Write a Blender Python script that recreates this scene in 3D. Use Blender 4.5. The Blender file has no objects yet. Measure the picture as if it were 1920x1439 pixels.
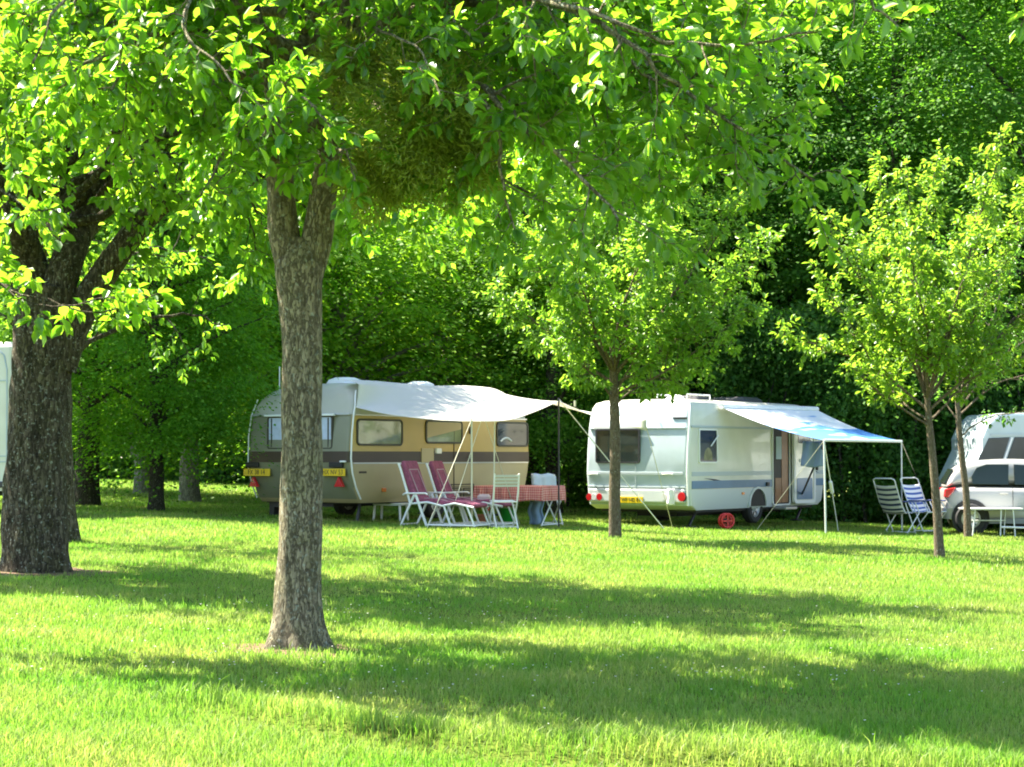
import bpy, math, random
import numpy as np
from mathutils import Vector, Matrix, noise as mnoise
R = math.radians
scene = bpy.context.scene
col = scene.collection
rng = np.random.default_rng(7)
random.seed(7)

# ---------------------------------------------------------------- camera, sky, sun, exposure
F = 3500.0; CAMZ = 1.14; TILT = math.atan((855 - 719.5) / F)
cam_d = bpy.data.cameras.new("camera"); cam = bpy.data.objects.new("camera", cam_d); col.objects.link(cam)
cam.location = (0, 0, CAMZ); cam.rotation_euler = (R(90) + TILT, 0, 0)
cam_d.sensor_width = 36; cam_d.lens = F / 1920 * 36; cam_d.clip_end = 500; cam_d.clip_start = 0.1
scene.camera = cam
SUN_EL = R(56); SUN_DIR = Vector((-0.90 * math.cos(SUN_EL), 0.436 * math.cos(SUN_EL), math.sin(SUN_EL)))
world = bpy.data.worlds.new("World"); scene.world = world; world.use_nodes = True
nt = world.node_tree; nt.nodes.clear()
wo = nt.nodes.new("ShaderNodeOutputWorld"); bg = nt.nodes.new("ShaderNodeBackground"); sk = nt.nodes.new("ShaderNodeTexSky")
sk.sky_type = 'NISHITA'; sk.sun_disc = False; sk.sun_elevation = SUN_EL
sk.sun_rotation = math.atan2(SUN_DIR.x, SUN_DIR.y)
bg.inputs[1].default_value = 0.085
nt.links.new(sk.outputs[0], bg.inputs[0]); nt.links.new(bg.outputs[0], wo.inputs[0])
sun_d = bpy.data.lights.new("sun", 'SUN'); sun_d.energy = 5.0; sun_d.angle = R(0.5); sun_d.color = (1.0, 0.92, 0.77)
sun = bpy.data.objects.new("sun", sun_d); col.objects.link(sun)
sun.rotation_euler = SUN_DIR.to_track_quat('Z', 'Y').to_euler()
scene.view_settings.view_transform = 'Standard'; scene.view_settings.look = 'None'
scene.view_settings.exposure = 2.5; scene.view_settings.gamma = 1
scene.cycles.filter_width = 1.9; scene.cycles.max_bounces = 8; scene.cycles.transparent_max_bounces = 8; scene.cycles.transmission_bounces = 6
scene.cycles.diffuse_bounces = 4; scene.cycles.glossy_bounces = 3

# ---------------------------------------------------------------- terrain function and measuring helpers
def sstep(a, b, x):
    t = np.clip((x - a) / (b - a), 0, 1); return t * t * (3 - 2 * t)
def ledge_y(x):
    return np.interp(x, [-2.4, -1.62, -0.9, 0.09, 1.0, 2.1, 3.2, 6.0], [9.9, 9.15, 8.55, 8.0, 7.75, 7.6, 7.5, 7.3])
def gz(x, y):
    x = np.asarray(x, float); y = np.asarray(y, float)
    z = -0.0366 * (np.clip(x, -14, 14) + 2.8)
    z = z + 0.018 * np.sin(x * 0.9 + y * 0.35) * np.sin(y * 0.55 - x * 0.2) + 0.008 * np.sin(x * 2.7 + 1.3) * np.sin(y * 2.1)
    L = ledge_y(x) + 0.03 * np.sin(x * 3)
    on = sstep(-1.9, -1.1, x) * (1 - sstep(5.0, 6.5, x))
    z = z - 0.06 * on * (1 - sstep(-0.12, 0.06, y - L)) + 0.025 * on * np.exp(-((y - L - 0.15) / 0.2) ** 2)
    return z
def gzf(x, y): return float(gz(x, y))
CT, ST = math.cos(TILT), math.sin(TILT)
def ray(px, py):
    u = (px - 960) / F; v = -(py - 719.5) / F
    y = CT - v * ST; z = ST + v * CT
    return u / y, z / y
def at(px, py, Y):
    a, b = ray(px, py); return Vector((a * Y, Y, CAMZ + b * Y))
def hit(px, py):
    a, b = ray(px, py); Y = 4.0
    while Y < 90 and CAMZ + b * Y > gzf(a * Y, Y): Y += 0.02
    return Vector((a * Y, Y, gzf(a * Y, Y)))
class Frame:
    """A box-like vehicle standing on the ground: x along its side, y across its width."""
    def __init__(s, x, y, ang, z0=0): s.C = Vector((x, y, 0)); s.a = R(ang); s.z0 = z0
    def side(s, px, py, off=0.0):
        a, b = ray(px, py); d = Vector((math.cos(s.a), math.sin(s.a), 0)); n = Vector((math.sin(s.a), -math.cos(s.a), 0))
        C = s.C + n * off
        # a*Y - C.x = k*d.x ; Y - C.y = k*d.y
        k = (a * C.y - C.x) / (d.x - a * d.y); Y = C.y + k * d.y
        return k, CAMZ + b * Y - s.z0
    def rear(s, px, py, off=0.0):
        a, b = ray(px, py); d = Vector((-math.sin(s.a), math.cos(s.a), 0)); n = -Vector((math.cos(s.a), math.sin(s.a), 0))
        C = s.C + n * off
        k = (a * C.y - C.x) / (d.x - a * d.y); Y = C.y + k * d.y
        return k, CAMZ + b * Y - s.z0
    def world(s, x, y, z):
        c, n = math.cos(s.a), math.sin(s.a)
        return Vector((s.C.x + c * x - n * y, s.C.y + n * x + c * y, s.z0 + z))

# ---------------------------------------------------------------- mesh helpers
class MB:
    def __init__(s): s.v = []; s.f = []; s.m = []; s.uv = None
    def add(s, verts, faces, mi=0):
        b = len(s.v); s.v += [tuple(p) for p in verts]; s.f += [tuple(i + b for i in f) for f in faces]; s.m += [mi] * len(faces)
        return s
    def box(s, c, size, rot=None, mi=0):
        hx, hy, hz = size[0] / 2, size[1] / 2, size[2] / 2
        vs = [Vector((x, y, z)) for x in (-hx, hx) for y in (-hy, hy) for z in (-hz, hz)]
        if rot is not None: vs = [rot @ p for p in vs]
        vs = [p + Vector(c) for p in vs]
        return s.add(vs, [(0, 1, 3, 2), (4, 6, 7, 5), (0, 4, 5, 1), (2, 3, 7, 6), (0, 2, 6, 4), (1, 5, 7, 3)], mi)
    def tube(s, pts, r, n=8, mi=0, caps=True, flat=1.0, wob=None):
        pts = [Vector(p) for p in pts]; k = len(pts)
        rs = r if isinstance(r, (list, tuple)) else [r] * k
        vs = []; t0 = (pts[1] - pts[0]).normalized()
        ref = Vector((1, 0, 0)) if abs(t0.x) < 0.8 else Vector((0, 1, 0))
        nx = (ref - t0 * ref.dot(t0)).normalized()
        for i, p in enumerate(pts):
            t = (pts[min(i + 1, k - 1)] - pts[max(i - 1, 0)])
            t = t.normalized() if t.length > 1e-9 else t0
            nx = nx - t * nx.dot(t); nx = nx.normalized() if nx.length > 1e-6 else Vector((0, 1, 0)); ny = t.cross(nx)
            for j in range(n):
                a = 2 * math.pi * j / n; rr = rs[i]
                if wob: rr *= wob(a, p, i)
                vs.append(p + nx * (math.cos(a) * rr) + ny * (math.sin(a) * rr * flat))
        fs = [(i * n + j, i * n + (j + 1) % n, (i + 1) * n + (j + 1) % n, (i + 1) * n + j) for i in range(k - 1) for j in range(n)]
        if caps: fs += [tuple(reversed(range(n))), tuple((k - 1) * n + j for j in range(n))]
        return s.add(vs, fs, mi)
    def prism(s, poly, a, b, axis='y', mi=0):
        """poly in the plane across axis, extruded from a to b"""
        n = len(poly)
        def mk(p, h):
            if axis == 'y': return (p[0], h, p[1])
            if axis == 'x': return (h, p[0], p[1])
            return (p[0], p[1], h)
        vs = [mk(p, a) for p in poly] + [mk(p, b) for p in poly]
        fs = [tuple(range(n)), tuple(reversed(range(n, 2 * n)))] + [(i, i + n, (i + 1) % n + n, (i + 1) % n) for i in range(n)]
        return s.add(vs, fs, mi)
    def ring(s, outer, inner, a, b, axis='y', mi=0):
        n = len(outer)
        def mk(p, h):
            if axis == 'y': return (p[0], h, p[1])
            if axis == 'x': return (h, p[0], p[1])
            return (p[0], p[1], h)
        vs = [mk(p, a) for p in outer] + [mk(p, a) for p in inner] + [mk(p, b) for p in outer] + [mk(p, b) for p in inner]
        fs = []
        for i in range(n):
            j = (i + 1) % n
            fs += [(i, j, n + j, n + i), (2 * n + i, 3 * n + i, 3 * n + j, 2 * n + j), (i, 2 * n + i, 2 * n + j, j), (n + i, n + j, 3 * n + j, 3 * n + i)]
        return s.add(vs, fs, mi)
    def grid(s, fn, nu, nv, mi=0, thick=0.0):
        vs = []; uv = []
        for i in range(nu + 1):
            for j in range(nv + 1):
                vs.append(Vector(fn(i / nu, j / nv))); uv.append((i / nu, j / nv))
        b = len(s.v); s.uv = s.uv or {}
        for k, w in enumerate(uv): s.uv[b + k] = w
        return s.add(vs, [(i * (nv + 1) + j, (i + 1) * (nv + 1) + j, (i + 1) * (nv + 1) + j + 1, i * (nv + 1) + j + 1) for i in range(nu) for j in range(nv)], mi)
    def loft(s, levels, nc=5, mi=None, caps=(True, True)):
        """levels (z, x0, x1, y0, y1, r): stacked rounded rectangles"""
        rings = []
        for (z, x0, x1, y0, y1, r) in levels:
            ring = []
            for (cx, cy, a0) in ((x1 - r, y1 - r, 0), (x0 + r, y1 - r, 90), (x0 + r, y0 + r, 180), (x1 - r, y0 + r, 270)):
                for k in range(nc + 1):
                    a = R(a0 + 90 * k / nc); ring.append((cx + r * math.cos(a), cy + r * math.sin(a), z))
            rings.append(ring)
        n = len(rings[0]); vs = [p for rg in rings for p in rg]
        for i in range(len(rings) - 1):
            m = mi[i] if mi else 0
            s.add(rings[i] + rings[i + 1], [(j, (j + 1) % n, n + (j + 1) % n, n + j) for j in range(n)], m)
        if caps[0]: s.add(rings[0], [tuple(reversed(range(n)))], mi[0] if mi else 0)
        if caps[1]: s.add(rings[-1], [tuple(range(n))], mi[-1] if mi else 0)
        return s
    def build(s, name, mats, parent=None, smooth=None, bevel=0, merge=False, solid=0, loc=None, rot=None):
        me = bpy.data.meshes.new(name); me.from_pydata([tuple(p) for p in s.v], [], s.f)
        mats = mats if isinstance(mats, (list, tuple)) else [mats]
        for m in mats: me.materials.append(m)
        me.polygons.foreach_set('material_index', s.m)
        if s.uv:
            ul = me.uv_layers.new(name="UVMap")
            for lp in me.loops: ul.data[lp.index].uv = s.uv.get(lp.vertex_index, (0, 0))
        if merge:
            import bmesh
            bm = bmesh.new(); bm.from_mesh(me); bmesh.ops.remove_doubles(bm, verts=bm.verts, dist=1e-5)
            bmesh.ops.recalc_face_normals(bm, faces=bm.faces); bm.to_mesh(me); bm.free()
        if smooth is not None:
            me.polygons.foreach_set('use_smooth', [True] * len(me.polygons)); me.set_sharp_from_angle(angle=R(smooth))
        me.update()
        o = bpy.data.objects.new(name, me); col.objects.link(o)
        if parent: o.parent = parent
        if loc is not None: o.location = loc
        if rot is not None: o.rotation_euler = rot
        if solid:
            m = o.modifiers.new("solid", 'SOLIDIFY'); m.thickness = solid; m.offset = 0
        if bevel:
            m = o.modifiers.new("bevel", 'BEVEL'); m.width = bevel; m.segments = 2; m.limit_method = 'ANGLE'; m.angle_limit = R(40)
        return o
def rrect(x0, x1, z0, z1, r, n=5):
    out = []
    for (cx, cz, a0) in ((x1 - r, z1 - r, 0), (x0 + r, z1 - r, 90), (x0 + r, z0 + r, 180), (x1 - r, z0 + r, 270)):
        for k in range(n + 1):
            a = R(a0 + 90 * k / n); out.append((cx + r * math.cos(a), cz + r * math.sin(a)))
    return out
def arr_mesh(name, verts, faces_flat, nper, mat, parent=None, attr=None):
    """fast mesh: verts (n,3) and faces of nper corners"""
    me = bpy.data.meshes.new(name); nv = len(verts); nf = len(faces_flat) // nper
    me.vertices.add(nv); me.vertices.foreach_set('co', np.ascontiguousarray(verts, np.float32).ravel())
    me.loops.add(nf * nper); me.loops.foreach_set('vertex_index', np.ascontiguousarray(faces_flat, np.int32))
    me.polygons.add(nf); me.polygons.foreach_set('loop_start', np.arange(nf, dtype=np.int32) * nper)
    me.update(calc_edges=True)
    me.materials.append(mat)
    o = bpy.data.objects.new(name, me); col.objects.link(o)
    if parent: o.parent = parent
    return o
def tag(o, label=None, cat=None, group=None, kind=None):
    if label: o['label'] = label
    if cat: o['category'] = cat
    if group: o['group'] = group
    if kind: o['kind'] = kind
    return o
def empty(name, loc, rz=0.0):
    o = bpy.data.objects.new(name, None); col.objects.link(o); o.location = loc; o.rotation_euler = (0, 0, rz)
    o.empty_display_size = 0.2; return o
def copy_tree(o, parent=None):
    c = o.copy(); col.objects.link(c)
    if parent: c.parent = parent
    for ch in list(o.children): copy_tree(ch, c)
    return c

# ---------------------------------------------------------------- materials
def mat(name, color, rough=0.5, spec=0.5, metal=0.0, noise=0.0, nscale=8.0, bump=0.0, bscale=60.0, trans=0.0, tcol=None, coat=0.0, emit=None, sheen=0.0, alpha=1.0):
    m = bpy.data.materials.new(name); m.use_nodes = True; t = m.node_tree; n = t.nodes; l = t.links; n.clear()
    out = n.new('ShaderNodeOutputMaterial'); b = n.new('ShaderNodeBsdfPrincipled')
    b.inputs['Base Color'].default_value = (*color, 1); b.inputs['Roughness'].default_value = rough
    b.inputs['Specular IOR Level'].default_value = spec; b.inputs['Metallic'].default_value = metal
    b.inputs['Coat Weight'].default_value = coat
    if noise or bump: tc = n.new('ShaderNodeTexCoord')
    if noise:
        nz = n.new('ShaderNodeTexNoise'); nz.inputs['Scale'].default_value = nscale; nz.inputs['Detail'].default_value = 6
        l.new(tc.outputs['Object'], nz.inputs['Vector'])
        mx = n.new('ShaderNodeMix'); mx.data_type = 'RGBA'; mx.blend_type = 'MULTIPLY'; mx.inputs[0].default_value = 1
        rp = n.new('ShaderNodeValToRGB'); rp.color_ramp.elements[0].position = 0.3; rp.color_ramp.elements[1].position = 0.7
        v = 1 - noise; rp.color_ramp.elements[0].color = (v, v, v * 0.97, 1); rp.color_ramp.elements[1].color = (1, 1, 1, 1)
        l.new(nz.outputs[0], rp.inputs[0]); mx.inputs[6].default_value = (*color, 1); l.new(rp.outputs[0], mx.inputs[7]); l.new(mx.outputs[2], b.inputs['Base Color'])
    if bump:
        nb = n.new('ShaderNodeTexNoise'); nb.inputs['Scale'].default_value = bscale; nb.inputs['Detail'].default_value = 4
        l.new(tc.outputs['Object'], nb.inputs['Vector'])
        bp = n.new('ShaderNodeBump'); bp.inputs['Strength'].default_value = bump; bp.inputs['Distance'].default_value = 0.01
        l.new(nb.outputs[0], bp.inputs['Height']); l.new(bp.outputs[0], b.inputs['Normal'])
    sh = b.outputs[0]
    if trans:
        tr = n.new('ShaderNodeBsdfTranslucent'); tr.inputs[0].default_value = (*(tcol or color), 1)
        ms = n.new('ShaderNodeMixShader'); ms.inputs[0].default_value = trans
        l.new(sh, ms.inputs[1]); l.new(tr.outputs[0], ms.inputs[2]); sh = ms.outputs[0]
    l.new(sh, out.inputs[0]); return m
def leaf_mat(name, c1, c2, t1, t2, rough=0.38, spec=0.5, trans=0.5, var=None):
    m = bpy.data.materials.new(name); m.use_nodes = True; t = m.node_tree; n = t.nodes; l = t.links; n.clear()
    out = n.new('ShaderNodeOutputMaterial'); b = n.new('ShaderNodeBsdfPrincipled'); tr = n.new('ShaderNodeBsdfTranslucent')
    g = n.new('ShaderNodeNewGeometry'); oi = n.new('ShaderNodeObjectInfo')
    m1 = n.new('ShaderNodeMix'); m1.data_type = 'RGBA'; m1.inputs[6].default_value = (*c1, 1); m1.inputs[7].default_value = (*c2, 1)
    m2 = n.new('ShaderNodeMix'); m2.data_type = 'RGBA'; m2.inputs[6].default_value = (*t1, 1); m2.inputs[7].default_value = (*t2, 1)
    l.new(g.outputs['Random Per Island'], m1.inputs[0]); l.new(g.outputs['Random Per Island'], m2.inputs[0])
    x1 = n.new('ShaderNodeMix'); x1.data_type = 'RGBA'; x1.blend_type = 'MULTIPLY'; x1.inputs[0].default_value = 1
    x2 = n.new('ShaderNodeMix'); x2.data_type = 'RGBA'; x2.blend_type = 'MULTIPLY'; x2.inputs[0].default_value = 1
    l.new(m1.outputs[2], x1.inputs[6]); l.new(oi.outputs['Color'], x1.inputs[7])
    l.new(m2.outputs[2], x2.inputs[6]); l.new(oi.outputs['Color'], x2.inputs[7])
    l.new(x1.outputs[2], b.inputs['Base Color']); l.new(x2.outputs[2], tr.inputs[0])
    b.inputs['Roughness'].default_value = rough; b.inputs['Specular IOR Level'].default_value = spec
    ms = n.new('ShaderNodeMixShader'); ms.inputs[0].default_value = trans
    l.new(b.outputs[0], ms.inputs[1]); l.new(tr.outputs[0], ms.inputs[2]); l.new(ms.outputs[0], out.inputs[0]); return m
def bark_mat(name, dark, light, moss, scale=1.0, lichen=0.25, bumpd=0.02):
    m = bpy.data.materials.new(name); m.use_nodes = True; t = m.node_tree; n = t.nodes; l = t.links; n.clear()
    out = n.new('ShaderNodeOutputMaterial'); b = n.new('ShaderNodeBsdfPrincipled'); tc = n.new('ShaderNodeTexCoord'); mp = n.new('ShaderNodeMapping')
    mp.inputs['Scale'].default_value = (scale, scale, scale * 0.3); l.new(tc.outputs['Object'], mp.inputs[0])
    n1 = n.new('ShaderNodeTexNoise'); n1.inputs['Scale'].default_value = 36; n1.inputs['Detail'].default_value = 8; n1.inputs['Roughness'].default_value = 0.65; l.new(mp.outputs[0], n1.inputs[0])
    vo = n.new('ShaderNodeTexVoronoi'); vo.inputs['Scale'].default_value = 30; vo.feature = 'DISTANCE_TO_EDGE'
    nd = n.new('ShaderNodeMix'); nd.data_type = 'RGBA'; nd.inputs[0].default_value = 0.12; l.new(mp.outputs[0], nd.inputs[6]); l.new(n1.outputs[1], nd.inputs[7]); l.new(nd.outputs[2], vo.inputs[0])
    n2 = n.new('ShaderNodeTexNoise'); n2.inputs['Scale'].default_value = 5; n2.inputs['Detail'].default_value = 5; l.new(tc.outputs['Object'], n2.inputs[0])
    n3 = n.new('ShaderNodeTexNoise'); n3.inputs['Scale'].default_value = 34; n3.inputs['Detail'].default_value = 3; l.new(tc.outputs['Object'], n3.inputs[0])
    rp = n.new('ShaderNodeValToRGB'); rp.color_ramp.elements[0].position = 0.35; rp.color_ramp.elements[1].position = 0.68
    rp.color_ramp.elements[0].color = (*dark, 1); rp.color_ramp.elements[1].color = (*light, 1); l.new(n1.outputs[0], rp.inputs[0])
    mm = n.new('ShaderNodeMix'); mm.data_type = 'RGBA'; mm.inputs[7].default_value = (*moss, 1); l.new(rp.outputs[0], mm.inputs[6])
    rm = n.new('ShaderNodeMapRange'); rm.inputs[1].default_value = 0.45; rm.inputs[2].default_value = 0.65; rm.inputs[4].default_value = 0.45; l.new(n2.outputs[0], rm.inputs[0]); l.new(rm.outputs[0], mm.inputs[0])
    ml = n.new('ShaderNodeMix'); ml.data_type = 'RGBA'; ml.inputs[7].default_value = (0.34, 0.36, 0.29, 1); l.new(mm.outputs[2], ml.inputs[6])
    rl = n.new('ShaderNodeMapRange'); rl.inputs[1].default_value = 0.62 - lichen * 0.2; rl.inputs[2].default_value = 0.68 - lichen * 0.2; rl.inputs[4].default_value = 0.75; l.new(n3.outputs[0], rl.inputs[0]); l.new(rl.outputs[0], ml.inputs[0])
    dk = n.new('ShaderNodeMix'); dk.data_type = 'RGBA'; dk.blend_type = 'MULTIPLY'; dk.inputs[0].default_value = 0.65; l.new(ml.outputs[2], dk.inputs[6])
    rv = n.new('ShaderNodeMapRange'); rv.inputs[2].default_value = 0.12; rv.inputs[3].default_value = 0.35; l.new(vo.outputs[0], rv.inputs[0]); l.new(rv.outputs[0], dk.inputs[7])
    l.new(dk.outputs[2], b.inputs['Base Color']); b.inputs['Roughness'].default_value = 0.95; b.inputs['Specular IOR Level'].default_value = 0.15
    ad = n.new('ShaderNodeMath'); ad.operation = 'ADD'; l.new(n1.outputs[0], ad.inputs[0]); l.new(rv.outputs[0], ad.inputs[1])
    bp = n.new('ShaderNodeBump'); bp.inputs['Strength'].default_value = 0.9; bp.inputs['Distance'].default_value = bumpd; l.new(ad.outputs[0], bp.inputs['Height']); l.new(bp.outputs[0], b.inputs['Normal'])
    l.new(b.outputs[0], out.inputs[0]); return m
M = {}
M['leaf_orchard'] = leaf_mat('leaf_orchard', (0.045, 0.125, 0.010), (0.09, 0.18, 0.018), (0.22, 0.54, 0.015), (0.40, 0.70, 0.04), rough=0.38, spec=0.8, trans=0.55)
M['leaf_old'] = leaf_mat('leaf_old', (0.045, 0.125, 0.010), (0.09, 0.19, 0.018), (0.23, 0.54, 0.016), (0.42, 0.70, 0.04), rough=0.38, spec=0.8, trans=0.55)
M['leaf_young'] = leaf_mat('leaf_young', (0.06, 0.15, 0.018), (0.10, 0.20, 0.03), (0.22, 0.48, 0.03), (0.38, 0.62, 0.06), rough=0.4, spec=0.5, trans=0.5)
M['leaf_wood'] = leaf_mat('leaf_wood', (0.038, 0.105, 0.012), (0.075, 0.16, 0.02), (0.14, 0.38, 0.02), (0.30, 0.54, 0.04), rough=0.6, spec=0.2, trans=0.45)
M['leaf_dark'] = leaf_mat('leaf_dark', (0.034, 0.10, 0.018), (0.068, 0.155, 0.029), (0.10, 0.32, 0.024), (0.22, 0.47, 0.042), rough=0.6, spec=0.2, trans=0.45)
M['mistletoe'] = leaf_mat('mistletoe', (0.13, 0.19, 0.02), (0.22, 0.27, 0.04), (0.32, 0.44, 0.03), (0.56, 0.62, 0.08), rough=0.5, spec=0.3, trans=0.35)
M['bark'] = bark_mat('bark', (0.17, 0.14, 0.09), (0.36, 0.31, 0.21), (0.24, 0.23, 0.11), lichen=0.12)
M['bark_old'] = bark_mat('bark_old', (0.045, 0.036, 0.024), (0.19, 0.16, 0.11), (0.09, 0.088, 0.035), scale=0.7, lichen=0.12, bumpd=0.035)
M['bark_young'] = bark_mat('bark_young', (0.10, 0.075, 0.05), (0.25, 0.20, 0.14), (0.13, 0.12, 0.06), scale=1.6, lichen=0.0, bumpd=0.008)
M['bark_wood'] = bark_mat('bark_wood', (0.03, 0.028, 0.02), (0.12, 0.11, 0.085), (0.05, 0.06, 0.03), lichen=0.0)
M['bark_grey'] = bark_mat('bark_grey', (0.14, 0.13, 0.10), (0.34, 0.32, 0.27), (0.2, 0.2, 0.14), lichen=0.2)
M['white_plastic'] = mat('white_plastic', (0.78, 0.79, 0.78), 0.4, noise=0.08, nscale=14)
M['white_metal'] = mat('white_metal', (0.72, 0.74, 0.75), 0.35, noise=0.1, nscale=20)
M['grey_metal'] = mat('grey_metal', (0.45, 0.46, 0.47), 0.35, metal=0.8)
M['dark_metal'] = mat('dark_metal', (0.04, 0.04, 0.045), 0.5, metal=0.3)
M['black'] = mat('black', (0.012, 0.012, 0.013), 0.6)
M['rubber'] = mat('rubber', (0.02, 0.02, 0.021), 0.75)
M['hub'] = mat('hub', (0.55, 0.56, 0.58), 0.35, metal=0.6, noise=0.2, nscale=20)
M['rope'] = mat('rope', (0.62, 0.58, 0.45), 0.8)
M['rope_white'] = mat('rope_white', (0.75, 0.75, 0.72), 0.7)
M['red_lens'] = mat('red_lens', (0.5, 0.015, 0.02), 0.15, coat=0.5)
M['orange_lens'] = mat('orange_lens', (0.65, 0.18, 0.02), 0.2, coat=0.5)
M['white_lens'] = mat('white_lens', (0.6, 0.6, 0.6), 0.15, coat=0.5)
M['plate'] = mat('plate', (0.72, 0.48, 0.01), 0.4)
M['ink'] = mat('ink', (0.03, 0.025, 0.02), 0.5)
M['wood_brown'] = mat('wood_brown', (0.27, 0.12, 0.045), 0.45, noise=0.3, nscale=5)
M['denim'] = mat('denim', (0.22, 0.32, 0.46), 0.9, bump=0.4, bscale=120)
M['pale_cloth'] = mat('pale_cloth', (0.55, 0.66, 0.78), 0.9, trans=0.2)

# ---------------------------------------------------------------- ground sheet
def ground_mat():
    m = bpy.data.materials.new('lawn'); m.use_nodes = True; t = m.node_tree; n = t.nodes; l = t.links; n.clear()
    out = n.new('ShaderNodeOutputMaterial'); b = n.new('ShaderNodeBsdfPrincipled'); tc = n.new('ShaderNodeTexCoord')
    a = n.new('ShaderNodeTexNoise'); a.inputs['Scale'].default_value = 0.5; a.inputs['Detail'].default_value = 8; l.new(tc.outputs['Object'], a.inputs[0])
    c = n.new('ShaderNodeTexNoise'); c.inputs['Scale'].default_value = 30; c.inputs['Detail'].default_value = 6; l.new(tc.outputs['Object'], c.inputs[0])
    r1 = n.new('ShaderNodeValToRGB'); e = r1.color_ramp.elements; e[0].position = 0.35; e[1].position = 0.65; e[0].color = (0.06, 0.11, 0.012, 1); e[1].color = (0.13, 0.15, 0.03, 1)
    r2 = n.new('ShaderNodeValToRGB'); e = r2.color_ramp.elements; e[0].position = 0.3; e[1].position = 0.7; e[0].color = (0.5, 0.5, 0.5, 1); e[1].color = (1.2, 1.2, 1.0, 1)
    l.new(a.outputs[0], r1.inputs[0]); l.new(c.outputs[0], r2.inputs[0])
    mx = n.new('ShaderNodeMix'); mx.data_type = 'RGBA'; mx.blend_type = 'MULTIPLY'; mx.inputs[0].default_value = 1; l.new(r1.outputs[0], mx.inputs[6]); l.new(r2.outputs[0], mx.inputs[7])
    l.new(mx.outputs[2], b.inputs['Base Color']); b.inputs['Roughness'].default_value = 1; b.inputs['Specular IOR Level'].default_value = 0.1
    l.new(b.outputs[0], out.inputs[0]); return m
xs = np.concatenate([[-300, -150, -80, -45, -30, -22], np.arange(-16, -5, 0.5), np.arange(-5, 6, 0.09), np.arange(6, 16, 0.5), [22, 30, 45, 80, 150, 300]])
ys = np.concatenate([[-200, -60, -20, -5, 0, 3], np.arange(4.5, 6.8, 0.3), np.arange(6.8, 10.4, 0.05), np.arange(10.5, 20, 0.4), np.arange(20, 70, 1.5), [80, 110, 160, 240, 400]])
X, Y = np.meshgrid(xs, ys, indexing='ij'); Z = gz(X, Y)
V = np.stack([X, Y, Z], -1).reshape(-1, 3); ny_ = len(ys)
I, J = np.meshgrid(np.arange(len(xs) - 1), np.arange(ny_ - 1), indexing='ij'); I = I.ravel(); J = J.ravel()
fc = np.stack([I * ny_ + J, (I + 1) * ny_ + J, (I + 1) * ny_ + J + 1, I * ny_ + J + 1], -1).ravel()
ground = arr_mesh('ground', V, fc, 4, ground_mat()); tag(ground, kind='structure')
ground.data.polygons.foreach_set('use_smooth', [True] * len(ground.data.polygons))

# ---------------------------------------------------------------- where the orchard trees stand
B_MID = hit(556, 1218); B_OLD = hit(66, 1073); B_OLD2 = hit(104, 1014); B_A = hit(1153, 1008); B_B = hit(1762, 1046); B_C = hit(1815, 1008)
bare = [(B_MID, 0.42), (B_OLD, 0.75), (B_A, 0.2), (B_B, 0.15)]

# bare brown earth at the foot of the two big trunks
M['soil'] = mat('soil', (0.15, 0.09, 0.045), 1.0, noise=0.4, nscale=25, bump=0.8, bscale=50)
for Bp, rr in ((B_MID, 0.48), (B_OLD, 0.82)):
    n = 40; vs = [(Bp.x, Bp.y, gzf(Bp.x, Bp.y) + 0.012)]; fs = []
    for k in range(1, 4):
        for j in range(n):
            a = 2 * math.pi * j / n; q = rr * k / 3 * (1 + 0.18 * math.sin(3 * a + Bp.x) + 0.12 * math.sin(7 * a))
            x = Bp.x + q * math.cos(a); y = Bp.y + q * math.sin(a); vs.append((x, y, gzf(x, y) + (0.012 if k < 3 else -0.01)))
    for j in range(n): fs.append((0, 1 + j, 1 + (j + 1) % n))
    for k in range(2):
        for j in range(n): fs.append((1 + k * n + j, 1 + (k + 1) * n + j, 1 + (k + 1) * n + (j + 1) % n, 1 + k * n + (j + 1) % n))
    o = MB().add(vs, fs).build('bare_earth', M['soil'], smooth=60); tag(o, kind='structure')

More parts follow.
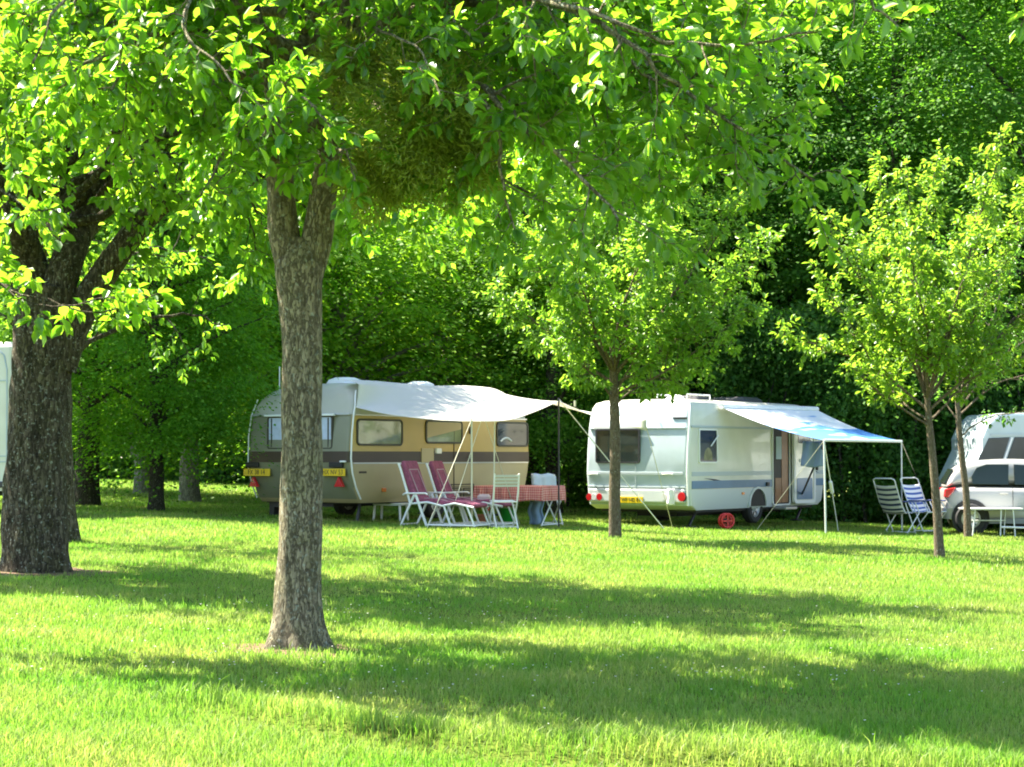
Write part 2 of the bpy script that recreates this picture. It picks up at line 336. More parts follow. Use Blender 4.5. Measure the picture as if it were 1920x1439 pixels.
# ---------------------------------------------------------------- grass blades
def blades(n, y0, y1, h, w, segs, margin=1.6, clump=0.0):
    y = rng.uniform(y0, y1, n); hw = y * 0.276 + margin; x = rng.uniform(-1, 1, n) * hw
    keep = np.ones(n, bool)
    for Bp, rr in bare:
        d = np.hypot(x - Bp.x, y - Bp.y); keep &= ~((d < rr * rng.uniform(0.45, 1.05, n)))
    x = x[keep]; y = y[keep]; n = len(x)
    patch = 0.5 + 0.5 * np.sin(x * 1.9 + 1.7 * np.sin(y * 1.1)) * np.sin(y * 2.3 + 1.3 * np.sin(x * 1.4)) + 0.25 * np.sin(x * 6.1 + y * 3.3) * np.sin(y * 7.7)
    hh = h * rng.uniform(0.45, 1.15, n) * (0.65 + 0.5 * patch) * np.where(rng.random(n) < 0.02, 1.7, 1)
    L = ledge_y(x); on = (x > -1.7) & (x < 6)
    hh *= np.where(on & (y > L - 0.05) & (y < L + 0.3), 1.35, 1)
    a = rng.uniform(0, 2 * np.pi, n); lean = rng.uniform(0.1, 0.75, n); a2 = a + rng.uniform(-1.2, 1.2, n)
    S = np.stack([np.cos(a + np.pi / 2), np.sin(a + np.pi / 2), np.zeros(n)], -1) * (w * rng.uniform(0.6, 1.3, n) / 2)[:, None]
    D = np.stack([np.cos(a2), np.sin(a2), np.zeros(n)], -1)
    P = np.stack([x, y, gz(x, y) - 0.004], -1); up = np.array([0, 0, 1.0])
    mid = P + up * (hh * 0.55)[:, None] + D * (hh * lean * 0.25)[:, None]
    tip = P + up * (hh * (1 - lean * 0.25))[:, None] + D * (hh * lean)[:, None]
    if segs == 2:
        V = np.stack([P - S, P + S, mid + S * 0.75, mid - S * 0.75, tip], 1).reshape(-1, 3)
        b = np.arange(n)[:, None] * 5
        return V, (b + np.array([0, 1, 2, 0, 2, 3, 3, 2, 4])).ravel(), 5 * n
    V = np.stack([P - S, P + S, tip], 1).reshape(-1, 3); b = np.arange(n)[:, None] * 3
    return V, (b + np.array([0, 1, 2])).ravel(), 3 * n
def grass_mat():
    m = leaf_mat('grass_blade', (0.095, 0.20, 0.014), (0.25, 0.30, 0.055), (0.20, 0.44, 0.022), (0.42, 0.60, 0.08), rough=0.5, spec=0.35, trans=0.45)
    t = m.node_tree; n = t.nodes; l = t.links
    # lawn patches: some yellower, some deeper green, and a few straw blades
    tc = n.new('ShaderNodeTexCoord'); a = n.new('ShaderNodeTexNoise'); a.inputs['Scale'].default_value = 0.75; a.inputs['Detail'].default_value = 7; a.inputs['Roughness'].default_value = 0.6
    l.new(tc.outputs['Object'], a.inputs[0])
    r = n.new('ShaderNodeValToRGB'); e = r.color_ramp.elements; e[0].position = 0.36; e[1].position = 0.64; e[0].color = (0.68, 0.93, 0.7, 1); e[1].color = (1.32, 1.06, 1.8, 1)
    l.new(a.outputs[0], r.inputs[0])
    for nd in list(n):
        if nd.type == 'MIX' and nd.blend_type == 'MULTIPLY':
            for lk in list(nd.inputs[7].links): l.remove(lk)
            l.new(r.outputs[0], nd.inputs[7])
    return m
parts = [blades(150000, 5.8, 9.2, 0.062, 0.0050, 2), blades(150000, 9.2, 14, 0.060, 0.0062, 2), blades(170000, 14, 24, 0.058, 0.010, 1),
         blades(190000, 24, 42, 0.062, 0.018, 1), blades(110000, 42, 66, 0.075, 0.032, 1)]
Vs = []; Fs = []; off = 0
for v, f, k in parts: Vs.append(v); Fs.append(f + off); off += k
grass = arr_mesh('grass', np.concatenate(Vs), np.concatenate(Fs), 3, grass_mat())
tag(grass, 'short bright green lawn grass with yellowish patches covering the campsite', 'grass', kind='stuff')

# small white daisies and clover heads scattered in patches
M['daisy'] = mat('daisy', (0.85, 0.85, 0.82), 0.8, trans=0.3)
fl = MB(); cen = [hit(300, 1140), hit(640, 1165), hit(900, 1280), hit(1420, 1270), hit(1440, 1290), hit(100, 1180), hit(1710, 1150), hit(1130, 1165), hit(1790, 1235), hit(620, 1300), hit(760, 1150), hit(440, 1255), hit(1700, 1090)]
for i in range(420):
    c = cen[i % len(cen)]; s = 0.05 * c.y if i % 3 else 0.14 * c.y
    x = c.x + rng.normal(0, s); y = c.y + rng.normal(0, s * 0.6)
    if y < 6.5: continue
    z = gzf(x, y) + rng.uniform(0.04, 0.075); r = rng.uniform(0.004, 0.008)
    fl.add([(x + r * math.cos(k * 1.2566), y + r * math.sin(k * 1.2566), z + 0.003) for k in range(5)] + [(x, y, z - 0.002)], [(0, 1, 2, 3, 4)] + [(5, (k + 1) % 5, k) for k in range(5)])
o = fl.build('daisies', M['daisy']); tag(o, 'tiny white daisies and clover heads dotted over the lawn', 'flowers', kind='stuff')

# ---------------------------------------------------------------- trees
def unit(v): return v / (np.linalg.norm(v) + 1e-9)
def spline(pts, n):
    P = [np.array(p, float) for p in pts]; P = [2 * P[0] - P[1]] + P + [2 * P[-1] - P[-2]]; out = []
    segs = len(P) - 3
    for i in range(segs):
        for k in range(n):
            t = k / n; a, b, c, d = P[i:i + 4]
            out.append(0.5 * ((2 * b) + (-a + c) * t + (2 * a - 5 * b + 4 * c - d) * t * t + (-a + 3 * b - 3 * c + d) * t ** 3))
    out.append(P[-2]); return np.array(out)
def leaf_arrays(P, D, N, L, W, fold=0.18):
    D = D / (np.linalg.norm(D, axis=1, keepdims=True) + 1e-9)
    N = N - D * np.sum(N * D, 1, keepdims=True); N = N / (np.linalg.norm(N, axis=1, keepdims=True) + 1e-9)
    S = np.cross(D, N); L = L[:, None]; W = W[:, None]
    up = N * (W * fold)
    V = np.stack([P, P + D * L * 0.30 + S * W * 0.42 + up, P + D * L * 0.66 + S * W * 0.40 + up, P + D * L - N * L * 0.12,
                  P + D * L * 0.66 - S * W * 0.40 + up, P + D * L * 0.30 - S * W * 0.42 + up], 1).reshape(-1, 3)
    b = np.arange(len(P))[:, None] * 6
    return V, (b + np.array([0, 1, 2, 3, 0, 3, 4, 5])).ravel()
def leaf_arrays4(P, D, N, L, W):
    D = D / (np.linalg.norm(D, axis=1, keepdims=True) + 1e-9)
    N = N - D * np.sum(N * D, 1, keepdims=True); N = N / (np.linalg.norm(N, axis=1, keepdims=True) + 1e-9)
    S = np.cross(D, N); L = L[:, None]; W = W[:, None]
    V = np.stack([P, P + D * L * 0.5 + S * W * 0.5, P + D * L - N * L * 0.1, P + D * L * 0.5 - S * W * 0.5], 1).reshape(-1, 3)
    b = np.arange(len(P))[:, None] * 4
    return V, (b + np.array([0, 1, 2, 3])).ravel()
def rvec(g): return unit(g.normal(size=3))
def grow(limbs, seed, p):
    """limbs: (points, r0, r1, from_fraction[, scale]); returns a wood MB and the leaves P, D, N"""
    g = np.random.default_rng(seed); wood = MB(); P = []; D = []; N = []
    UP = np.array([0, 0, 1.0])
    def leafy(pts, sl):
        seg = np.linalg.norm(np.diff(pts, axis=0), axis=1); tot = seg.sum(); k = max(2, int(tot / sl)); cum = np.concatenate([[0], np.cumsum(seg)])
        for i in range(k):
            d = (i + g.random()) / k * tot; j = min(np.searchsorted(cum, d) - 1, len(seg) - 1); j = max(j, 0)
            q = pts[j] + (pts[j + 1] - pts[j]) * ((d - cum[j]) / (seg[j] + 1e-9)); t = unit(pts[j + 1] - pts[j])
            r = rvec(g); r = unit(r - t * r.dot(t))
            dd = unit(t * 0.55 + r * 0.9 - UP * p.get('hang', 0.35)); P.append(q + r * 0.004); D.append(dd); N.append(UP * 0.9 + g.normal(size=3) * 0.5)
        for _ in range(3):
            t = unit(pts[-1] - pts[-2]); P.append(pts[-1]); D.append(unit(t + g.normal(size=3) * 0.5 - UP * 0.2)); N.append(UP + g.normal(size=3) * 0.5)
    def bend(q, d, length, k, droop, jit):
        pts = [q]
        for i in range(k):
            d = unit(d + UP * droop + g.normal(size=3) * jit); pts.append(pts[-1] + d * length / k)
        return np.array(pts)
    for lb in limbs:
        pts, r0, r1, fr = lb[:4]; sc = lb[4] if len(lb) > 4 else 1.0
        pl = spline(pts, 5); 
        pl[1:-1] += g.normal(size=pl[1:-1].shape) * min(0.02, r0 * 0.35)
        seg = np.linalg.norm(np.diff(pl, axis=0), axis=1); tot = seg.sum(); cum = np.concatenate([[0], np.cumsum(seg)])
        rad = [r0 + (r1 - r0) * (c / tot) ** 0.8 for c in cum]
        wood.tube(pl, rad, 8 if r0 > 0.03 else 5)
        s2 = p['s2']; d = fr * tot
        while d < tot:
            j = min(max(np.searchsorted(cum, d) - 1, 0), len(seg) - 1); q = pl[j] + (pl[j + 1] - pl[j]) * ((d - cum[j]) / seg[j]); t = unit(pl[j + 1] - pl[j])
            r = rvec(g); r = unit(r - t * r.dot(t)); f = d / tot
            L2 = sc * p['l2'] * g.uniform(0.5, 1.25) * (1.15 - 0.65 * f)
            b2 = bend(q, unit(t * p.get('fwd', 0.5) + r * 0.9 + UP * p['up']), L2, 5, p.get('droop', -0.06), 0.14)
            rr = min(rad[j] * 0.6, 0.006 + L2 * 0.012)
            wood.tube(b2, [rr * (1 - 0.16 * i) for i in range(6)], 5, caps=False)
            k3 = max(1, int(L2 / p['s3']))
            for i in range(k3):
                f3 = 0.18 + 0.82 * (i + g.random() * 0.8) / k3; x = f3 * 5; jj = min(int(x), 4); q3 = b2[jj] + (b2[jj + 1] - b2[jj]) * (x - jj); t3 = unit(b2[jj + 1] - b2[jj])
                r = rvec(g); r = unit(r - t3 * r.dot(t3)); L3 = sc * p['l3'] * g.uniform(0.5, 1.3)
                b3 = bend(q3, unit(t3 * 0.6 + r * 0.9 + UP * p['up'] * 0.6), L3, 3, p.get('droop3', -0.08), 0.15)
                wood.tube(b3, [0.0045, 0.0035, 0.0025, 0.0015] if p.get('thin', 1) else 0.004, 3, caps=False)
                leafy(b3, p['sl'])
            leafy(b2[2:], p['sl'] * 1.5)
            d += s2 * g.uniform(0.6, 1.4)
        leafy(pl[-5:], p['sl'])
    P = np.array(P); D = np.array(D); N = np.array(N)
    L = p['leaf'] * g.uniform(0.5, 1.25, len(P)); return wood, P, D, N, L
def auto_limbs(g, top, n, Rr, z0, z1, r0, low=0.35, squash=1.0, zc=None):
    """limbs spreading from the upper trunk to an uneven crown outline"""
    out = []
    for i in range(n):
        a = 2 * math.pi * (i * 0.618 + g.uniform(-0.06, 0.06)); f = (i + 0.5) / n
        el = z0 + (z1 - z0) * f ** 1.1; rr = Rr * g.uniform(0.78, 1.12) * math.sqrt(max(0.12, 1 - max(0, (f - low) / (1.02 - low)) ** 2))
        s = Vector(top[0]).lerp(Vector(top[1]), min(1, f * 1.3)); e = Vector((s.x + rr * math.cos(a), s.y + rr * math.sin(a) * squash, el))
        m1 = s.lerp(e, 0.35) + Vector((0, 0, 0.10 * rr + 0.1)); m2 = s.lerp(e, 0.72) + Vector((g.uniform(-.15, .15), g.uniform(-.15, .15), 0.13 * rr))
        out.append(([s, m1, m2, e], r0 * g.uniform(0.7, 1.05), 0.008, 0.25))
    return out
def trunk_mb(mb, pts, rs, seed=0, n=28, amp=0.05, sub=5, flare=0.0, base_z=None):
    pl = spline(pts, sub); k = len(pl); rr = np.interp(np.linspace(0, len(pts) - 1, k), range(len(pts)), rs)
    def wob(a, p, i):
        v = 1 + amp * (math.sin(3 * a + seed + p.z * 1.1) * 0.6 + math.sin(5 * a - seed * 2 + p.z * 2.3) * 0.4)
        v += 1.6 * amp * mnoise.noise(Vector((math.cos(a) * 2.2 + seed, math.sin(a) * 2.2, p.z * 2.6)))
        v += 0.8 * amp * mnoise.noise(Vector((math.cos(a) * 7 + seed, math.sin(a) * 7, p.z * 6)))
        if flare and base_z is not None:
            h = max(0, p.z - base_z); v += flare * math.exp(-h / 0.14) * (1 + 0.5 * math.sin(5 * a + seed))
        return v
    mb.tube(pl, list(rr), n, wob=wob)
def finish_tree(name, base, trunk, wood, leaves, lmat, bark, width=0.62, label=None, group=None, color=(1, 1, 1, 1), parts=('trunk', 'branches', 'crown'), cat='tree'):
    root = empty(name, base); tag(root, label, cat, group)
    inv = -Vector(base)
    def sh(mb): mb.v = [(x + inv.x, y + inv.y, z + inv.z) for x, y, z in mb.v]; return mb
    t = sh(trunk).build('trunk', bark, root, smooth=60)
    w = sh(wood).build('branches', bark, root, smooth=60)
    P, D, N, L = leaves; V, Fc = leaf_arrays(P + np.array(inv), D, N, L, L * width)
    c = arr_mesh('crown', V, Fc, 4, lmat, root); c.color = color
    return root
def A(px, py, Y): return at(px, py, Y)

# --- the middle orchard tree with the mistletoe
Yt = B_MID.y
tr = MB()
trunk_mb(tr, [B_MID - Vector((0, 0, 0.06)), A(558, 1120, Yt), A(563, 980, Yt), A(566, 800, Yt), A(566, 620, Yt), A(562, 500, Yt), A(560, 448, Yt)], [0.150, 0.137, 0.130, 0.124, 0.125, 0.150, 0.075], seed=1.3, flare=0.42, base_z=B_MID.z)
trunk_mb(tr, [A(552, 520, Yt), A(532, 440, Yt), A(524, 330, Yt), A(505, 180, Yt), A(470, 20, Yt), A(420, -180, Yt)], [0.10, 0.095, 0.085, 0.075, 0.06, 0.045], seed=4, n=18)
trunk_mb(tr, [A(575, 520, Yt), A(596, 440, Yt), A(612, 330, Yt), A(640, 170, Yt), A(660, 0, Yt), A(720, -220, Yt)], [0.10, 0.095, 0.085, 0.078, 0.065, 0.045], seed=8, n=18)
g = np.random.default_rng(11)
limbs = auto_limbs(g, (A(565, 250, Yt), A(570, -180, Yt)), 34, 3.4, 2.75, 4.9, 0.042, low=0.6, squash=0.55)
limbs = [l for l in limbs if not (l[0][-1].y < Yt - 1.0 and l[0][-1].x < -2.2 and l[0][-1].z < 3.2)]
cx = [([A(650, 20, Yt), A(720, 60, 10.0), A(790, 100, 9.6), A(830, 190, 9.4)], 0.015, 0.005, 0.2, 0.45),
      ([A(650, 60, Yt), A(900, 170, 10.2), A(1050, 300, 9.9), A(1160, 415, 9.7)], 0.035, 0.008, 0.15, 0.75),
      ([A(880, 160, 10.2), A(932, 230, 10.1), A(940, 330, 10.1), A(965, 430, 10.1)], 0.016, 0.006, 0.2, 0.5),
      ([A(760, -60, Yt), A(1050, 10, 9.4), A(1300, 90, 9.1), A(1540, 60, 8.9)], 0.035, 0.006, 0.2, 0.62),
      ([A(900, -60, 10), A(1150, 60, 9.2), A(1270, 160, 9.1), A(1380, 150, 9.1)], 0.03, 0.006, 0.2, 0.6),
      ([A(1100, -220, 9.5), A(1400, -110, 9.0), A(1600, -20, 8.7), A(1690, 60, 8.6)], 0.03, 0.006, 0.3, 0.42),
      ([A(1400, -200, 9.0), A(1700, -180, 8.7), A(1930, -60, 8.5), A(1915, 50, 8.5)], 0.025, 0.006, 0.4, 0.36),
      ([A(700, -80, Yt), A(900, -40, 11.3), A(1180, 90, 11.3), A(1300, 280, 11.2)], 0.035, 0.008, 0.15, 0.8),
      ([A(640, 170, Yt), A(760, 230, 10.6), A(850, 300, 10.5), A(900, 330, 10.5)], 0.02, 0.006, 0.3, 0.5),
      ([A(520, 300, Yt), A(440, 270, 10.6), A(400, 330, 10.4), A(370, 370, 10.2)], 0.02, 0.006, 0.3, 0.5),
      ([A(470, 20, Yt), A(400, -60, 10.2), A(340, 50, 9.6), A(420, 130, 9.3), A(535, 250, 9.1)], 0.02, 0.005, 0.35, 0.34),
      ([A(450, -60, Yt), A(250, -90, 10.0), A(120, 0, 9.4), A(60, 120, 9.3)], 0.03, 0.006, 0.2, 0.7),
      ([A(480, 60, Yt), A(300, 60, 10.3), A(180, 110, 9.9), A(100, 170, 9.8)], 0.03, 0.006, 0.2, 0.65),
      ([A(600, 300, Yt), A(640, 280, 10.3), A(655, 300, 10.1), A(665, 340, 10.0)], 0.015, 0.005, 0.2, 0.4),
      ([A(540, 300, Yt), A(500, 200, 9.9), A(560, 180, 9.4), A(620, 240, 9.2)], 0.018, 0.005, 0.3, 0.5)]
wood, P, D, N, L = grow(limbs + cx, 5, dict(s2=0.14, l2=0.85, s3=0.10, l3=0.30, sl=0.025, leaf=0.090, up=0.18, droop=-0.09))
mid = finish_tree('orchard_tree', B_MID, tr, wood, (P, D, N, L), M['leaf_orchard'], M['bark'], label='forked foreground fruit tree with a bare pale brown trunk and mistletoe in its crown', width=0.60)
# mistletoe: dense olive balls of fine forking stems in the crown
def mistletoe(c, r, n, seed):
    g = np.random.default_rng(seed); d = g.normal(size=(n, 3)); d /= np.linalg.norm(d, axis=1, keepdims=True)
    q = r * g.random(n) ** 0.45; Pm = np.array(c) + d * (q * (1 + 0.25 * np.sin(d[:, 0] * 5 + d[:, 2] * 4)))[:, None]
    Dm = d + g.normal(size=(n, 3)) * 0.7; Nm = g.normal(size=(n, 3)); return leaf_arrays4(Pm - np.array(B_MID), Dm, Nm, g.uniform(0.035, 0.07, n), g.uniform(0.007, 0.013, n))
for c, r, n_, sd in ((A(800, 205, 10.3), 0.40, 9000, 3), (A(860, 290, 10.4), 0.26, 3500, 6), (A(715, 330, 10.6), 0.24, 4000, 4), (A(655, 120, 10.5), 0.2, 3000, 5)):
    v, f = mistletoe(c, r, n_, sd); o = arr_mesh('mistletoe', v, f, 4, M['mistletoe'], mid); tag(o, 'ball of fine olive green mistletoe stems')

# --- the old thick tree at the left
Yo = B_OLD.y
tr = MB()
trunk_mb(tr, [B_OLD - Vector((0, 0, 0.08)), A(66, 980, Yo), A(70, 850, Yo), A(76, 720, Yo), A(88, 620, Yo), A(98, 540, Yo)], [0.315, 0.295, 0.275, 0.275, 0.30, 0.27], seed=2.1, flare=0.10, base_z=B_OLD.z, amp=0.06, n=40, sub=8)
trunk_mb(tr, [A(70, 600, Yo), A(60, 500, Yo), A(20, 400, Yo - .3), A(-60, 260, Yo - .5), A(-160, 100, Yo - .6)], [0.17, 0.15, 0.13, 0.10, 0.07], seed=5, n=16)
trunk_mb(tr, [A(100, 590, Yo), A(122, 500, Yo), A(165, 400, Yo + .3), A(220, 280, Yo + .5), A(260, 100, Yo + .8)], [0.17, 0.16, 0.14, 0.11, 0.07], seed=6, n=16)
trunk_mb(tr, [A(112, 690, Yo), A(145, 600, Yo), A(205, 500, Yo - .1), A(285, 400, Yo - .3), A(380, 345, Yo - .5), A(480, 340, Yo - .7)], [0.16, 0.15, 0.13, 0.10, 0.07, 0.045], seed=7, n=16)
g = np.random.default_rng(21)
limbs = auto_limbs(g, (A(110, 430, Yo), A(160, 0, Yo)), 38, 5.2, 3.35, 6.3, 0.06, low=0.6, squash=0.50)
cx = [([A(-160, 300, 16), A(0, 520, 14.2), A(90, 565, 13.8), A(190, 585, 13.7), A(300, 550, 13.6)], 0.02, 0.005, 0.42, 0.26),
      ([A(-160, 320, 16), A(0, 530, 14.1), A(100, 575, 13.7), A(200, 560, 13.6), A(260, 575, 13.5)], 0.015, 0.005, 0.45, 0.26),
      ([A(-60, 260, 17.4), A(-20, 330, 16), A(40, 380, 15), A(110, 400, 14.6)], 0.03, 0.006, 0.2, 0.7),
      ([A(165, 400, 18.2), A(240, 310, 17), A(330, 290, 16), A(430, 300, 15.6)], 0.04, 0.006, 0.2, 0.8),
      ([A(380, 345, 17.6), A(440, 380, 17.2), A(470, 420, 17), A(480, 470, 16.9)], 0.02, 0.006, 0.2, 0.6)]
wood, P, D, N, L = grow(limbs + cx, 6, dict(s2=0.20, l2=1.1, s3=0.13, l3=0.38, sl=0.030, leaf=0.115, up=0.15, droop=-0.08))
finish_tree('orchard_tree', B_OLD, tr, wood, (P, D, N, L), M['leaf_old'], M['bark_old'], label='old thick-trunked tree at the left edge with dark lichen-spotted bark and three heavy limbs', width=0.6)

# --- a second trunk right behind it
Y2 = B_OLD2.y; tr = MB()
trunk_mb(tr, [B_OLD2 - Vector((0, 0, 0.06)), A(104, 900, Y2), A(104, 760, Y2), A(104, 640, Y2)], [0.27, 0.22, 0.2, 0.17], seed=3, flare=0.2, base_z=B_OLD2.z)
g = np.random.default_rng(31)
limbs = auto_limbs(g, (A(104, 700, Y2), A(110, 450, Y2)), 16, 2.6, 2.7, 6.2, 0.05)
wood, P, D, N, L = grow(limbs, 8, dict(s2=0.30, l2=0.9, s3=0.18, l3=0.36, sl=0.055, leaf=0.11, up=0.2, droop=-0.05))
finish_tree('orchard_tree', B_OLD2, tr, wood, (P, D, N, L), M['leaf_old'], M['bark_old'], label='tree whose trunk foot shows just behind the thick trunk at the left', width=0.6)

# --- young tree between the two caravans
Ya = B_A.y; tr = MB()
trunk_mb(tr, [B_A - Vector((0, 0, 0.05)), A(1152, 930, Ya), A(1154, 840, Ya), A(1152, 750, Ya), A(1150, 680, Ya)], [0.10, 0.09, 0.084, 0.075, 0.06], seed=9, n=16, flare=0.12, base_z=B_A.z)
def aa(*q): return [A(x, y, Ya + d) for x, y, d in q]
limbs = [(aa((1150, 700, 0), (1090, 600, -.3), (1010, 500, -.6), (945, 440, -.8)), .035, .006, .2), (aa((1150, 720, 0), (1070, 660, .2), (1000, 600, .4), (940, 560, .5)), .03, .006, .25),
         (aa((1150, 690, 0), (1130, 560, .2), (1080, 430, .5), (1040, 320, .6)), .04, .006, .25), (aa((1150, 690, 0), (1165, 540, -.2), (1160, 400, -.4), (1170, 260, -.5)), .045, .006, .25),
         (aa((1150, 700, 0), (1200, 570, .3), (1250, 430, .5), (1290, 290, .6)), .04, .006, .25), (aa((1150, 710, 0), (1230, 600, -.3), (1320, 480, -.5), (1400, 370, -.6)), .035, .006, .25),
         (aa((1152, 730, 0), (1240, 660, .3), (1350, 560, .6), (1440, 460, .8)), .035, .006, .25), (aa((1152, 740, 0), (1240, 700, -.2), (1330, 640, -.5), (1400, 580, -.7)), .025, .006, .25),
         (aa((1150, 700, 0), (1160, 610, -.8), (1190, 520, -1.4), (1230, 430, -1.8)), .03, .006, .25), (aa((1150, 700, 0), (1120, 620, -.8), (1090, 540, -1.4), (1060, 450, -1.7)), .03, .006, .25),
         (aa((1150, 700, 0), (1180, 600, .8), (1210, 500, 1.4), (1240, 380, 1.7)), .03, .006, .25), (aa((1150, 700, 0), (1110, 600, .8), (1070, 500, 1.4), (1040, 400, 1.7)), .03, .006, .25),
         (aa((1152, 750, 0), (1180, 690, -.5), (1215, 640, -.8), (1240, 610, -1.0)), .015, .005, .3, .6), (aa((1152, 750, 0), (1110, 700, -.3), (1070, 670, -.6), (1040, 640, -.8)), .02, .005, .25, .7),
         (aa((1165, 420, -.4), (1230, 330, -.3), (1300, 240, -.2), (1390, 200, 0)), .02, .005, .2), (aa((1165, 420, -.4), (1120, 300, 0), (1100, 200, .2), (1120, 120, .4)), .02, .005, .2),
         (aa((1152, 760, 0), (1190, 730, .5), (1250, 710, .9), (1300, 700, 1.2)), .02, .005, .25, .7)]
wood, P, D, N, L = grow(limbs, 12, dict(s2=0.085, l2=0.62, s3=0.09, l3=0.26, sl=0.030, leaf=0.115, hang=0.5, up=0.30, droop=0.0, droop3=-0.05))
finish_tree('orchard_tree', B_A, tr, wood, (P, D, N, L), M['leaf_young'], M['bark_young'], label='young tree with a slim straight trunk standing in front of the white caravan rear', group='young trees on the lawn', width=0.5, color=(1.1, 1.08, 0.9, 1))

# --- young tree at the right, yellow green
Yb = B_B.y; tr = MB()
trunk_mb(tr, [B_B - Vector((0, 0, 0.05)), A(1757, 960, Yb), A(1750, 870, Yb), A(1742, 790, Yb), A(1738, 740, Yb)], [0.072, 0.062, 0.056, 0.05, 0.04], seed=10, n=14, flare=0.12, base_z=B_B.z)
def ab(*q): return [A(x, y, Yb + d) for x, y, d in q]
limbs = [(ab((1740, 800, 0), (1690, 765, -.2), (1640, 730, -.4), (1600, 690, -.5)), .022, .008, .4, .7), (ab((1740, 770, 0), (1640, 690, .2), (1540, 650, .4), (1455, 625, .5)), .022, .005, .2, .8),
         (ab((1738, 750, 0), (1690, 640, -.2), (1610, 520, -.4), (1540, 410, -.5)), .026, .005, .2), (ab((1738, 750, 0), (1700, 600, .2), (1660, 450, .3), (1650, 320, .4)), .028, .005, .2),
         (ab((1738, 750, 0), (1720, 600, -.1), (1710, 450, -.3), (1700, 330, -.3)), .028, .005, .2), (ab((1738, 740, 0), (1750, 600, .1), (1730, 450, .2), (1760, 290, .3)), .03, .005, .2),
         (ab((1740, 740, 0), (1790, 600, -.2), (1830, 430, -.3), (1885, 250, -.4)), .03, .005, .2), (ab((1740, 750, 0), (1810, 630, .3), (1880, 480, .5), (1950, 340, .7)), .028, .005, .2),
         (ab((1742, 770, 0), (1830, 690, -.3), (1900, 600, -.5), (1990, 520, -.6)), .025, .005, .2), (ab((1742, 790, 0), (1800, 730, .3), (1860, 690, .5), (1940, 660, .7)), .02, .005, .25, .8),
         (ab((1738, 750, 0), (1740, 640, -.7), (1720, 540, -1.2), (1690, 430, -1.4)), .025, .005, .2), (ab((1738, 750, 0), (1770, 640, -.7), (1800, 540, -1.1), (1840, 440, -1.3)), .025, .005, .2),
         (ab((1738, 750, 0), (1710, 640, .7), (1670, 540, 1.2), (1620, 440, 1.4)), .025, .005, .2), (ab((1738, 750, 0), (1780, 640, .7), (1810, 520, 1.1), (1850, 400, 1.3)), .025, .005, .2),
         (ab((1640, 690, .2), (1590, 600, .2), (1550, 540, .1), (1530, 500, 0)), .012, .004, .2, .7), (ab((1740, 790, 0), (1690, 750, .5), (1650, 700, .9), (1620, 650, 1.1)), .018, .005, .25, .7)]
wood, P, D, N, L = grow(limbs, 13, dict(s2=0.068, l2=0.44, s3=0.075, l3=0.19, sl=0.028, leaf=0.10, hang=0.5, up=0.35, droop=0.02, droop3=-0.05))
finish_tree('orchard_tree', B_B, tr, wood, (P, D, N, L), M['leaf_young'], M['bark_young'], label='yellow-green young tree at the right with a thin leaning trunk, nearest of the slim ones', group='young trees on the lawn', width=0.5, color=(1.2, 1.1, 0.9, 1))

# --- thin tree behind it, by the silver car
Yc = B_C.y; tr = MB()
trunk_mb(tr, [B_C - Vector((0, 0, 0.05)), A(1812, 930, Yc), A(1804, 860, Yc), A(1798, 800, Yc), A(1795, 740, Yc)], [0.075, 0.066, 0.06, 0.055, 0.045], seed=11, n=12, base_z=B_C.z, flare=0.1)
def ac(*q): return [A(x, y, Yc + d) for x, y, d in q]
limbs = [(ac((1798, 820, 0), (1850, 785, -.3), (1900, 775, -.6), (1960, 765, -.8)), .02, .005, .25, .7), (ac((1797, 770, 0), (1850, 700, .2), (1920, 640, .4), (1990, 600, .6)), .028, .005, .2),
         (ac((1796, 760, 0), (1790, 650, .2), (1780, 540, .3), (1800, 440, .4)), .03, .005, .2), (ac((1796, 770, 0), (1840, 660, -.3), (1880, 540, -.5), (1930, 430, -.6)), .03, .005, .2),
         (ac((1797, 790, 0), (1760, 740, .4), (1730, 700, .7), (1700, 660, 1)), .02, .005, .25, .7), (ac((1797, 780, 0), (1870, 720, .5), (1950, 700, .8), (2030, 690, 1.2)), .025, .005, .2),
         (ac((1797, 760, 0), (1820, 650, .8), (1850, 560, 1.3), (1900, 480, 1.7)), .025, .005, .2)]
wood, P, D, N, L = grow(limbs, 14, dict(s2=0.13, l2=0.46, s3=0.10, l3=0.22, sl=0.038, leaf=0.085, up=0.3, droop=0.0))
finish_tree('orchard_tree', B_C, tr, wood, (P, D, N, L), M['leaf_young'], M['bark_young'], label='slim dark-trunked tree right in front of the silver car wheel', group='young trees on the lawn', width=0.5, color=(0.6, 0.78, 0.8, 1))

